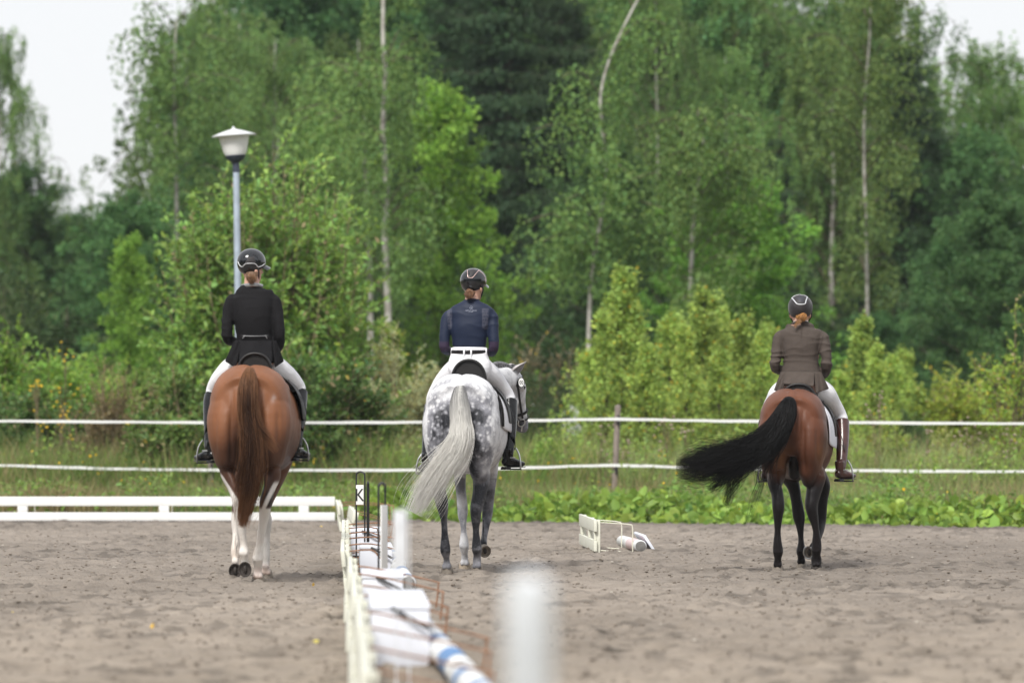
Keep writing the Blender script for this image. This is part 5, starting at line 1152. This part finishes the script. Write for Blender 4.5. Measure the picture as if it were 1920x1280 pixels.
rider1 = make_rider(R1, dict(y=.72, seed=1, heady=.02, yaw=52, label='rider in black tailcoat and glossy black helmet with silver trim', helmet=(600,232,120,114), neck=[(604,320,.0,.052),(603,390,.0,.055),(605,450,.0,.064)],
  torso=[(432,545,670,.055,0),(452,498,712,.068,0),(486,460,750,.080,0),(520,424,798,.090,0),(565,418,808,.098,0),(620,432,800,.106,-.005),(700,445,788,.108,-.01),(790,460,782,.100,-.005),(865,470,782,.096,0),(930,462,798,.108,0),(1010,440,822,.125,0),(1080,430,832,.13,.01),(1150,440,820,.12,.02)],
  jacket_range=(400,1090), top_name='jacket', top=M_blackj, hel_m=M_hel, sup=2.3,
  armL=[(470,540,.72,.030,1),(436,560,.715,.046,1),(411,625,.71,.047,1),(400,700,.70,.046,1),(392,800,.68,.043,1),(395,880,.69,.043,1),(420,905,.80,.040,1),(450,915,.90,.034,1),(500,925,1.0,.028,1)],
  armR=[(755,540,.72,.030,1),(792,560,.715,.046,1),(813,625,.71,.047,1),(824,700,.70,.046,1),(836,800,.69,.044,1),(838,880,.70,.043,1),(838,950,.80,.037,1),(800,985,.92,.032,1),(745,985,1.02,.027,1)],
  legL=[(540,1090,.74,.10,1),(440,1160,.86,.098,1),(348,1235,.98,.080,1),(290,1310,1.07,.064,1),(270,1375,1.08,.057,1),(256,1450,1.03,.055,1.05),(255,1580,.96,.052,1.05),(252,1720,.89,.042,1),(243,1835,.86,.037,1)],
  legR=[(720,1090,.74,.10,1),(820,1160,.86,.098,1),(915,1225,.98,.080,1),(985,1295,1.07,.064,1),(1012,1345,1.08,.057,1),(1008,1440,1.03,.056,1.05),(1000,1560,.96,.051,1.05),(990,1700,.89,.042,1),(985,1815,.86,.037,1)],
  boot_i=4, boot_m=M_bootb, foot=[(-.62,.72,-.02),(.42,.85,.0)],
  trim=[('line',[(484,232),(500,262),(522,275),(545,255),(565,247),(625,247),(645,262),(655,276),(690,262),(722,228)],.0030,M_silver),
        ('line',[(530,235),(533,195),(570,168),(580,172)],.0016,M_black),('line',[(605,172),(615,168),(655,195),(655,235)],.0016,M_black),('area',[(566,185),(625,185),(640,235),(625,247),(565,247),(548,235)],0,M_helm)],
  hair=dict(col=(.25,.135,.07), base=[(603,330,-.060,.046),(603,372,-.075,.040),(600,410,-.082,.018)], strands=[([(605,335,-.07,.036),(600,370,-.095,.034),(598,405,-.095,.020),(600,425,-.09,.008)],170,dict(th=.0012,wave=.008,wf=2.5,flare=.5,fly=.15)),([(560,350,-.05,.02),(590,362,-.10,.024),(625,378,-.10,.022),(612,398,-.105,.018)],110,dict(th=.0012,wave=.006,wf=2))]),
  extra=extra1))
def foot_of(rider_cfg_leg, F, fd, S=1):
    a = F.L(rider_cfg_leg[0], rider_cfg_leg[1], rider_cfg_leg[2]); f = np.array(fd, float); f /= np.linalg.norm(f); return (a[0]+f[0]*.085, a[1]+f[1]*.085, a[2]-.100)
def syaw(fd): return math.atan2(-fd[0], fd[1])
make_saddle(F1, 'black dressage saddle under the rider in the black tailcoat', (.0+R1.L(633,1100,.50)[0], 1.605, .128, .098, .46), M_leather if False else None, M_leather,
   [foot_of((243,1835,.86), R1, (-.62,.72,-.02)), foot_of((985,1815,.86), R1, (.42,.85,0)), (syaw((-.62,.72,0)), syaw((.42,.85,0)))], flapphi=1.5)
# ---------------------------------------------------------------- FIGURE 2: dapple grey, navy shirt
Z4 = (740, 640, 853/300); Z3 = (760, 480, 4.573)
F2 = Frame(865.5, 1072, 4.1, Z4, .975); R2 = Frame(865.5, 1072, 4.1, Z3, .975)
def coat2(v, F, vr):
    x, y, z = v.T; n = fbm(v, 2.6, 3, 12); hind = y < .6
    d = .20+.50*sstep(.33,.05,np.abs(x+.02))*sstep(1.42,1.2,z)*(y < .2)+.34*np.exp(-((x+.17)/.12)**2-((z-1.22)/.18)**2)*(y < .2)+.42*np.exp(-((x-.13)/.10)**2-((z-1.15)/.30)**2)*(y < .2)
    d = d*sstep(1.60,1.36,z)*1.0+.12+.40*(n-.5)
    d = np.where(np.abs(x) > .26, d*.45, d); d = np.where((y > .3) & (z > .75), .10+.25*(n-.5), d)
    leg = sstep(.82,.62,z); dl = .80+.7*(n-.5); dl = np.where(~hind & (x < 0), .25+.25*sstep(.55,.7,z), dl); dl = np.where(hind & (x < 0), .90+.7*(n-.5), dl); dl = np.where(hind & (x > 0), 1.12+.3*(n-.5), dl)
    d = d*(1-leg)+dl*leg
    pale = sstep(.20,.10,z)*np.where(hind, .45, .55); d = d*(1-pale)+.22*pale; d = np.where(~hind & (x < 0) & (z < .3), .06, d)
    hd = y > 1.3; d = np.where(hd, .14+.2*(n-.5), d)
    c = hd2; mz = np.linalg.norm(vr-c[None], axis=1); d = np.where(hd, np.maximum(d, sstep(.17,.08,mz)*.80), d)
    g = sstep(.75,1.0,z)*sstep(.10,.35,d+.2)*1.0; g = np.where(hd, .2, g)*.72
    return np.stack([np.clip(d,0,1), g, g*0], 1)
def tail2c(tt, u, r):
    n = len(u); k = np.clip(sstep(.42,.06,tt)*(.30+.65*np.abs(u)[:,None]+r.normal(0,.15,(n,1))), 0, 1)[...,None]
    return np.array([1.0,.985,.95])[None,None]*(1-k)*r.uniform(.92,1.0,(n,1,1))+np.array([.10,.10,.115])[None,None]*k
poll = np.array(F2.L(618,172,1.83)); LdH = np.array([.12,.55,-1.0]); LdH /= np.linalg.norm(LdH); hd2 = poll+LdH*.54
M_braid = mat('dark_braid', (.045,.045,.05), .6, bump=.8, bscale=90, col2=(.22,.22,.23), vscale=60)
def mane2(root, F, H):
    q = spline([F.L(500,150,1.45),F.L(530,125,1.55),F.L(560,119,1.65),F.L(590,126,1.75),F.L(612,140,1.81)], 11); k = MB()
    for i in range(11): k.ball(q[i], (.024,.026,.022), seg=10, rings=7); k.ball(q[i]+[.014,.0,-.02], (.012,.014,.016), seg=8, rings=6)
    k.build('braided_mane', M_braid, root)
    strands('forelock', [(*F.L(612,142,1.80),.02),(*F.L(635,136,1.86),.02),(*F.L(655,150,1.88),.015)], 60, M_hair, root, lambda tt,u,r: np.ones((len(u),tt.shape[1],3))*np.array([.25,.25,.26])*r.uniform(.4,1.6,(len(u),1,1)), th=.0012, wave=.01)
hands2 = [(-.02,1.06,1.62),(.12,1.06,1.62)]
P2 = F2.L
horse2 = make_horse(F2, dict(mat=coat_mat('dapple_grey_coat', True, .55), coat=coat2, earm=M_ear2, hands=hands2, mane=mane2,
  neck=[(0,1.22,1.20,.15,.26),(.03,1.38,1.34,.12,.22),(*P2(500,245,1.52),.098,.165),(*P2(555,218,1.66),.088,.128),(*P2(595,205,1.76),.080,.108),(*(poll+[0,-.02,-.05]),.070,.085)],
  head=dict(poll=tuple(poll), L=tuple(LdH), F=(.86,.50,.2), ear=((.45,.8,.25),(.80,-.05,.72)), earopen=(.70,-.60,-.40), s=.92),
  disc=(.055,.118,.035),
  LH=dict(pts=[(238,770,-.14,36,.085),(250,850,-.19,35,.078),(258,900,-.17,27,.056),(264,960,-.14,20,.043),(267,1030,-.12,21,.044),(270,1108,-.10,29,.047),(276,1150,-.06,19,.036),(278,1180,-.04,21,.040)]),
  RH=dict(pts=[(462,720,.02,48,.115),(455,800,-.02,38,.085),(436,888,-.05,34,.078),(433,950,-.03,25,.052),(434,1020,.0,20,.044),(438,1100,.03,28,.047),(440,1135,.06,24,.038),(439,1158,.08,26,.042)]),
  LF=dict(pts=[(345,690,1.10,37,.075),(352,790,1.10,28,.062),(362,890,1.10,29,.058),(362,930,1.09,26,.050),(368,1000,1.08,17,.040),(370,1085,1.07,27,.046),(373,1130,1.10,21,.038),(373,1158,1.12,22,.040)]),
  RF=dict(pts=[(515,690,1.12,38,.075),(505,800,1.14,31,.062),(494,915,1.16,30,.058),(488,970,1.10,22,.046),(478,1040,1.02,19,.040),(474,1072,.99,22,.044),(474,1100,.97,20,.036)], axis=(.35,-.80,-.55)),
  hoof=dict(LH=M_hoofp, RH=M_hoofp, LF=mat('cream_hoof', (.48,.40,.31), .7, var=.2), RF=M_hoofp),
  tail=[(352,236,-.22,20),(346,270,-.31,36),(345,340,-.35,50),(352,430,-.38,54),(352,510,-.41,62),(318,590,-.43,70),(262,665,-.45,72),(205,745,-.46,70),(150,830,-.46,66),(105,915,-.46,50)],
  tn=2300, tailcol=tail2c, tailkw=dict(th=.0019, wave=.006, flare=.6, endr=(.50,1.06), seed=13, fly=.14, wf=1.2, clump=34, sep=.5),
  label='dapple grey horse walking away, white tail swung left, head turned right in its bridle'), 'horse')
M_navy = mat('navy_stretch_fabric', (.010,.017,.042), .6, spec=.3, bump=.12, bscale=400, attr='Col')
M_mesh = mat('navy_mesh_fabric', (.085,.085,.125), .7, var=.5, vscale=420); M_lilac = mat('sheer_sleeve_fabric', (.065,.042,.075), .6)
M_belt = mat('black_belt', (.012,.01,.012), .35); M_logo = mat('pale_print', (.45,.48,.60), .6)
def paint2(j, F, L, Y0):
    v = verts_np(j.data); c = np.ones((len(v),3)); x, y, z = v.T
    z0, z1 = L(600,735,Y0)[2], L(600,820,Y0)[2]; xl, xr = L(400,700,Y0)[0], L(705,700,Y0)[0]
    arm = ((x < xl-.004) | (x > xr+.004)); sh = arm & (z < z0) & (z > z1); c[sh] = (3.3,1.25,1.1)
    az, bz = L(600,450,Y0)[2], L(600,632,Y0)[2]; t = np.clip((az-z)/(az-bz),0,1)
    for sg, xa, xb in ((-1,L(405,560,Y0)[0],L(360,560,Y0)[0]),(1,L(665,560,Y0)[0],L(722,560,Y0)[0])):
        lo, hi = min(xa,xb), max(xa,xb); k = (x > lo+.012*t*(sg<0)) & (x < hi-.012*t*(sg>0)) & (z < az) & (z > bz+.03*np.abs((x-(lo+hi)/2)/(hi-lo))) & (y < Y0+.01)
        dots = ((np.sin(x*900+z*900)*np.sin(x*900-z*900)) > -.15); c[k & dots] = (6.5,4.0,2.3); c[k & ~dots] = (3.0,2.2,1.6)
    set_col(j.data, c)
def extra2(root, F, L, u, Y0, sec, hc):
    tp = [c for c in root.children if c.name.startswith('shirt')][0]; br = [c for c in root.children if c.name.startswith('breeches')][0]
    rows = []
    for Y, hwX in ((796,153),(806,154),(822,154),(838,156)):
        z_ = []
        for a in np.linspace(-1.5,1.5,33):
            p = L(545+hwX*math.sin(a)*1.01, Y, Y0); z_.append((p[0], Y0-.115*math.cos(a), p[2]))
        rows.append(z_)
    loft_shell(rows[1:], .006, M_belt, 'belt', root)
    for X in (398,503,564,692):
        c_ = math.sqrt(max(.02, 1-((X-545)/156)**2)); k = MB(); k.tube([(*L(X+1,788,Y0-.114*c_),.007,.003),(*L(X,820,Y0-.124*c_),.007,.003),(*L(X-1,868 if 450 < X < 650 else 845,Y0-.116*c_),.007,.003)], seg=8, n=8); k.build('belt_loop', M_breech, br)
    def on(X, Y): return L(X, Y, 0)
    dg = bpy.context.evaluated_depsgraph_get(); dg.update()
    def hit(X, Y):
        p = L(X, Y, Y0-.4); ok, loc, nn, _ = tp.ray_cast(Vector((p[0], Y0-.5, p[2])), Vector((0,1,0))); return (np.array(loc)+np.array([0,-.0015,0])) if ok else np.array(L(X,Y,Y0-.11))
    k = MB(); c0 = (539,436); k.rod([hit(c0[0]+13*math.cos(a), c0[1]+13*math.sin(a)) for a in np.linspace(0,6.2832,18)], .0010, seg=5); k.rod([hit(533,437),hit(545,437)],.0018,seg=5); k.build('emblem', M_logo, tp)
    def word(txt, X0, X1, Y, hgt_, name):
        c = bpy.data.curves.new('t','FONT'); c.body = txt; c.size = 1; t = bpy.data.objects.new('t', c); COL.objects.link(t); dg = bpy.context.evaluated_depsgraph_get(); me = bpy.data.meshes.new_from_object(t.evaluated_get(dg)); bpy.data.objects.remove(t)
        v = verts_np(me); w_ = v[:,0].max(); h_ = v[:,1].max(); nv = [hit(X0+(X1-X0)*a/w_, Y-hgt_*b_/h_)+np.array([0,-.001,0]) for a, b_, _ in v]; me.vertices.foreach_set('co', np.array(nv, np.float32).ravel()); me.update(); link(name, me, M_logo, tp)
    word('EQUESTRIAN STOCKHOLM', 487, 585, 464, 8, 'print'); word('EST 2005', 517, 553, 474, 5, 'print')
    k = MB(); k.tube([(*L(X,Y,Y0-dy), .012,.0035) for X,Y,dy in ((508,382,.0),(540,377,.052),(570,376,.06),(602,378,.052),(634,384,.0))], seg=8, n=16, ref=(0,0,1)); k.build('collar', M_navy, tp); set_col(tp.children[-1].data if False else [c for c in tp.children if c.name.startswith('collar')][0].data, np.full((1,3),.7)*np.ones((len([c for c in tp.children if c.name.startswith('collar')][0].data.vertices),3)))
M_pinkt = mat('rose_gold_trim', (.72,.50,.46), .35, metal=.4)
rider2 = make_rider(R2, dict(y=.72, seed=2, heady=.02, yaw=32, label='rider in navy shirt and white breeches with black belt and glossy black helmet', helmet=(583,208,111,104), neck=[(572,300,.01,.050),(570,350,.0,.052),(570,400,.0,.060)],
  torso=[(375,512,632,.055,0),(392,482,660,.064,0),(420,425,716,.078,0),(452,384,756,.088,0),(495,370,768,.096,0),(550,384,740,.103,0),(620,388,712,.104,-.005),(700,398,700,.097,-.002),(775,402,692,.092,0),(840,392,702,.098,0),(900,378,718,.112,0),(980,372,728,.12,0),(1060,400,700,.10,.02)],
  jacket_range=(370,800), top_name='shirt', top=M_navy, hel_m=M_hel, paint=paint2, wr=.0022,
  hips=[(785,396,698,.097,0),(840,389,705,.103,0),(900,372,722,.120,0),(960,365,735,.13,0),(1040,390,700,.12,.03)],
  armL=[(420,475,.72,.030,1),(372,510,.715,.044,1),(352,555,.71,.046,1),(340,620,.70,.044,1),(335,720,.69,.042,1),(338,790,.70,.041,1),(372,812,.82,.036,1),(430,820,.94,.030,1),(500,830,1.02,.026,1)],
  armR=[(712,475,.72,.030,1),(744,510,.715,.044,1),(752,555,.71,.046,1),(754,620,.70,.045,1),(758,720,.69,.043,1),(757,790,.70,.041,1),(735,825,.82,.036,1),(690,830,.94,.030,1),(640,835,1.02,.026,1)],
  legL=[(478,950,.74,.100,1),(400,1015,.84,.096,1),(322,1100,.97,.082,1),(256,1200,1.04,.066,1),(232,1280,1.05,.057,1),(212,1400,1.0,.055,1.05),(205,1520,.93,.051,1.05),(192,1650,.86,.041,1),(176,1755,.83,.037,1)],
  legR=[(622,950,.74,.100,1),(700,1010,.84,.098,1),(778,1090,.97,.084,1),(852,1175,1.04,.067,1),(893,1240,1.05,.059,1),(893,1350,1.0,.058,1.05),(890,1500,.93,.053,1.05),(884,1630,.86,.042,1),(880,1715,.83,.037,1)],
  boot_i=4, boot_m=M_bootb, foot=[(-.30,.9,-.02),(.62,.72,.0)],
  trim=[('area',[(532,118),(580,108),(622,122),(575,184),(542,182)],0,M_helm),('line',[(530,120),(535,160),(541,183),(575,186),(598,160),(626,120)],.0024,M_pinkt),('line',[(626,120),(660,150),(684,190),(692,230)],.0018,M_pinkt)],
  hair=dict(col=(.22,.11,.055), base=[(565,300,-.055,.040),(545,335,-.072,.038),(540,362,-.072,.016)], strands=[([(560,305,-.075,.030),(542,335,-.105,.034),(540,360,-.10,.014)],160,dict(th=.0012,wave=.012,wf=1.5,flare=.4)),([(510,320,-.06,.01),(545,345,-.11,.020),(580,330,-.10,.016)],80,dict(th=.0012,wave=.006,wf=2))]),
  extra=extra2))
M_pad = mat('white_saddle_cloth', (.80,.80,.84), .8, bump=.3, bscale=90); M_fleece = mat('cream_fleece', (.68,.64,.50), .95, bump=1, bscale=150)
make_saddle(F2, 'black saddle with high cantle and white saddle cloth under the rider in navy', (R2.L(545,1000,.47)[0], 1.555, .140, .135, .45), M_pad, M_leather,
   [foot_of((176,1755,.83), R2, (-.30,.9,0)), foot_of((880,1715,.83), R2, (.62,.72,0)), (syaw((-.30,.9,0)), syaw((.62,.72,0)))], padr=(.40,1.12), padphi=1.62, edge=M_leather, flapphi=1.5)
# ---------------------------------------------------------------- FIGURE 3: bay horse, brown jacket
Z6 = (1240, 690, 3.2); Z5 = (1400, 530, 5.333)
F3 = Frame(1486.5, 1068, 6.4, Z6, .905); R3 = Frame(1486.5, 1068, 6.4, Z5, .905)
def coat3(v, F, vr):
    x, y, z = v.T; n = fbm(v, 2.3, 3, 22)
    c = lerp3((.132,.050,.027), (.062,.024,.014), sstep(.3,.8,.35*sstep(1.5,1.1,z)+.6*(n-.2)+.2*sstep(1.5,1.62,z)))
    t = np.exp(-((x+.08)/.08)**2-((z-.98)/.16)**2)*(y < .1)+.9*np.exp(-((np.abs(x)-.27)/.05)**2-((z-1.0)/.12)**2)*(y < .5); c = c*(1-.5*np.clip(t,0,1)[:,None])+np.array([.26,.125,.055])*.5*np.clip(t,0,1)[:,None]
    bl = sstep(.92,.74, z+.09*(n-.5)+.05*np.abs(x)); c = c*(1-bl[:,None])+np.array([.013,.011,.012])*bl[:,None]
    hd = y > 1.75; c[hd] *= .5; return c
def tail3(tt, u, r):
    n = len(u); return np.ones((n,tt.shape[1],1))*np.array([.0075,.0068,.0072])[None,None]*r.uniform(.6,1.8,(n,1,1))
hands3 = [(-.04,.98,1.47),(.09,.98,1.47)]
def mane3(root, F, H):
    straightmane(15, M_black)(root, F, H); k = MB(); k.tube([(*F.L(795,500,-.10),.020,.020),(*F.L(800,570,.02),.045,.06),(*F.L(800,625,.10),.05,.08)], seg=16, n=8); k.build('sheath', mat('dark_skin', (.02,.016,.016), .6), root)
horse3 = make_horse(F3, dict(mat=coat_mat('bay_coat', rough=.46), neck=neckS(.905), head=headS(.905), coat=coat3, earm=M_ear3, hands=hands3, mane=mane3,
  LH=dict(pts=[(680,690,-.12,42,.10),(697,760,-.17,36,.085),(702,830,-.20,37,.078),(700,890,-.18,29,.054),(698,970,-.15,22,.043),(697,1040,-.13,26,.045),(700,1095,-.11,32,.048),(699,1140,-.08,24,.038),(698,1168,-.06,30,.042)]),
  RH=dict(pts=[(935,640,.02,55,.12),(915,740,-.02,45,.09),(900,825,-.05,39,.078),(912,890,-.03,31,.054),(928,970,.0,24,.044),(932,1030,.03,28,.046),(930,1085,.05,32,.048),(930,1120,.08,30,.042),(930,1142,.10,34,.045)]),
  LF=dict(pts=[(790,700,1.02,42,.078),(808,780,1.02,34,.064),(826,890,1.02,38,.060),(833,950,1.01,25,.046),(838,1030,1.0,20,.042),(838,1095,1.0,29,.046),(838,1135,1.03,24,.038),(840,1155,1.05,30,.042)]),
  RF=dict(pts=[(975,700,1.04,40,.078),(966,800,1.06,33,.064),(958,915,1.08,32,.058),(948,980,1.00,26,.048),(930,1040,.90,24,.044),(905,1075,.84,24,.042),(898,1098,.82,22,.036)], axis=(-.30,-.86,-.15), shoe=True, frog=True),
  hoof=dict(LH=M_hoofp, RH=M_hoofd, LF=M_hoofp, RF=M_hoofp),
  tail=[(765,186,-.22,30),(760,220,-.30,50),(738,290,-.34,68),(692,370,-.38,80),(622,440,-.42,80),(530,495,-.45,86),(430,535,-.47,94),(330,570,-.48,104),(235,592,-.48,98),(150,600,-.48,80),(88,600,-.48,52)],
  tn=3200, tailcol=tail3, tailkw=dict(th=.0020, wave=.020, flare=.5, endr=(.38,1.04), seed=23, fly=.16, wf=3.0, clump=46, sep=.85),
  tail2=[([(765,190,-.24,30),(755,240,-.32,52),(700,400,-.40,70),(640,520,-.44,60),(600,600,-.45,45),(590,700,-.45,30),(560,800,-.45,22),(500,950,-.45,14)], 60, dict(th=.0014, wave=.018, seed=28, wf=2.2)),
         ([(765,190,-.24,30),(755,240,-.32,52),(700,400,-.40,70),(600,520,-.46,70),(500,600,-.47,60),(430,690,-.47,50),(400,780,-.47,26),(405,840,-.47,10)], 260, dict(th=.0015, wave=.022, seed=29, wf=2.6)),
         ([(765,190,-.24,30),(752,250,-.32,55),(712,340,-.38,70),(640,440,-.42,70),(500,560,-.47,80),(400,640,-.48,70),(330,700,-.48,50),(290,740,-.48,24)], 420, dict(th=.0016, wave=.02, seed=30, wf=2.8)),
         ([(765,190,-.24,30),(755,240,-.32,52),(700,380,-.40,60),(670,500,-.42,50),(640,620,-.43,50),(650,700,-.43,30),(655,760,-.43,15)], 60, dict(th=.0014, wave=.015, seed=31, wf=2))],
  label='bay horse with black legs walking away, its long black tail streaming out to the left'), 'horse')
M_brownj = mat('brown_grey_jacket_cloth', (.078,.062,.053), .8, spec=.25, bump=.35, bscale=300, var=.06, vscale=30)
M_bootbr = mat('brown_leather_boot', (.065,.022,.018), .28, coat=.3, var=.3, vscale=14, bump=.2, bscale=60)
def extra3(root, F, L, u, Y0, sec, hc):
    jk = [c for c in root.children if c.name.startswith('jacket')][0]
    def panel(x0t, x1t, x0b, x1b, yt, yb0, yb1, dy0, dy1):
        rows = []
        for a in np.linspace(0,1,8):
            rr_ = []
            for c in np.linspace(0,1,14):
                X = (x0t*(1-c)+x1t*c)*(1-a)+(x0b*(1-c)+x1b*c)*a; Yb = yb0*(1-c)+yb1*c; Yy = yt*(1-a)+Yb*a; cc = ((X-548)/275)
                rr_.append(L(X, Yy, Y0-(dy0*(1-a)+dy1*a)*math.sqrt(max(0,1-cc*cc*.92))+.009*math.sin(c*13+a*3)*a))
            rows.append(rr_)
        loft_shell(rows, .006, M_brownj, 'jacket_tail', jk)
    panel(340,420,272,345,890,1075,1100,.125,.16); panel(665,745,690,825,890,1105,1060,.125,.16); panel(385,680,362,672,890,1010,1035,.130,.20)
    k = MB(); k.tube([(*L(X,Y,Y0-dy), .014,.005) for X,Y,dy in ((440,425,-.01),(480,402,.045),(540,393,.062),(600,400,.045),(645,425,-.01))], seg=8, n=16, ref=(0,0,1)); k.build('collar', M_brownj, jk)
    k = MB(); k.tube([(*L(X,Y,Y0-dy), .010,.004) for X,Y,dy in ((470,396,-.01),(500,388,.035),(540,386,.050),(590,388,.035),(615,396,-.01))], seg=8, n=14, ref=(0,0,1)); k.build('white_stock', M_white, root)
    for pts in ([(545,430),(543,600),(545,770)],[(330,520),(352,640),(390,770)],[(765,520),(725,640),(690,770)]):
        k = MB(); k.rod([L(X, Y, Y0-.108+.0004*abs(X-545)*.5) for X, Y in pts], .0016, n=16); k.build('seam', M_brownj, jk)
M_padw = mat('white_quilted_pad', (.80,.81,.88), .8, bump=.3, bscale=60)
rider3 = make_rider(R3, dict(y=.66, seed=3, heady=.03, yaw=4, label='rider in brown-grey jacket with matt dark helmet and brown boots', helmet=(537,240,123,122), neck=[(545,340,.0,.052),(543,380,.0,.054),(543,430,.0,.062)],
  torso=[(405,475,615,.055,0),(422,428,668,.066,0),(448,388,702,.080,0),(480,328,762,.090,0),(525,312,778,.098,0),(585,335,755,.108,0),(660,350,728,.106,-.004),(770,362,716,.100,0),(850,352,728,.108,0),(930,335,755,.118,0),(1010,325,775,.125,0),(1080,330,770,.12,.01)],
  jacket_range=(400,1015), top_name='jacket', top=M_brownj, hel_m=M_helm, wr=.0055,
  armL=[(385,510,.66,.030,1),(332,535,.65,.046,1),(318,590,.645,.050,1),(308,650,.64,.049,1),(295,750,.62,.046,1),(283,835,.63,.046,1),(320,865,.76,.040,1),(380,880,.88,.034,1),(450,890,.96,.028,1)],
  armR=[(705,510,.66,.030,1),(758,535,.65,.046,1),(772,590,.645,.050,1),(782,650,.64,.049,1),(795,750,.63,.046,1),(800,835,.64,.046,1),(782,900,.76,.038,1),(740,930,.88,.032,1),(680,935,.96,.027,1)],
  legL=[(440,1050,.68,.10,1),(340,1110,.78,.094,1),(275,1190,.90,.074,1),(215,1290,.98,.060,1),(196,1390,.98,.054,1),(190,1520,.94,.050,1.05),(190,1650,.88,.046,1.05),(195,1790,.82,.038,1),(195,1860,.80,.035,1)],
  legR=[(660,1050,.68,.10,1),(770,1110,.78,.096,1),(845,1200,.91,.076,1),(920,1300,.99,.059,1),(955,1380,.99,.052,1),(962,1500,.94,.047,1.05),(957,1650,.88,.044,1.05),(948,1790,.82,.037,1),(942,1855,.80,.034,1)],
  boot_i=4, boot_m=M_bootbr, foot=[(-.15,.95,-.02),(.55,.80,.0)],
  trim=[('line',[(448,152),(470,172),(512,214),(580,212),(592,180),(604,135)],.0046,M_silver),('line',[(448,152),(480,128),(540,115),(585,120),(604,135)],.0026,M_silver),('area',[(475,150),(540,122),(592,140),(575,200),(520,203)],0,mat('grey_panel',(.035,.035,.045),.6))],
  hair=dict(col=(.48,.24,.08), base=[(555,325,-.060,.034),(560,355,-.078,.034),(558,385,-.070,.014)], strands=[([(575,320,-.08,.026),(560,350,-.115,.034),(562,380,-.10,.016)],170,dict(th=.0012,wave=.014,wf=1.6,flare=.5,fly=.2)),([(585,310,-.08,.018),(540,370,-.11,.018),(500,410,-.12,.016),(470,445,-.12,.014)],70,dict(th=.0010,wave=.008,wf=2,fly=.3)),([(500,340,-.06,.02),(540,352,-.10,.022),(575,345,-.11,.02)],80,dict(th=.0012,wave=.006,wf=2))]),
  extra=extra3))
make_saddle(F3, 'black saddle on white quilted pad under the rider in the brown jacket', (R3.L(520,1050,.44)[0], 1.425, .135, .075, .44), M_padw, M_leather,
   [foot_of((195,1860,.80), R3, (-.15,.95,0)), foot_of((942,1855,.80), R3, (.55,.80,0)), (syaw((-.15,.95,0)), syaw((.55,.80,0)))], padr=(.42,1.12), padphi=1.75, flapphi=1.55)
# ================================================================ THE AIR
b = MB(); b.box((-90,-42,-1.2),(90,230,24)); hz = b.build('haze', None, smooth=False)
hm = bpy.data.materials.new('haze'); hm.use_nodes = True; t = hm.node_tree; t.nodes.remove(t.nodes['Principled BSDF'])
vp = t.nodes.new('ShaderNodeVolumePrincipled'); vp.inputs['Color'].default_value = (.86,.93,1,1); vp.inputs['Density'].default_value = .0002; vp.inputs['Anisotropy'].default_value = .2
t.links.new(vp.outputs[0], [x for x in t.nodes if x.type == 'OUTPUT_MATERIAL'][0].inputs['Volume']); hz.data.materials.append(hm)
tag(hz, 'thin pale haze in the air over the whole place', 'haze', kind='stuff')
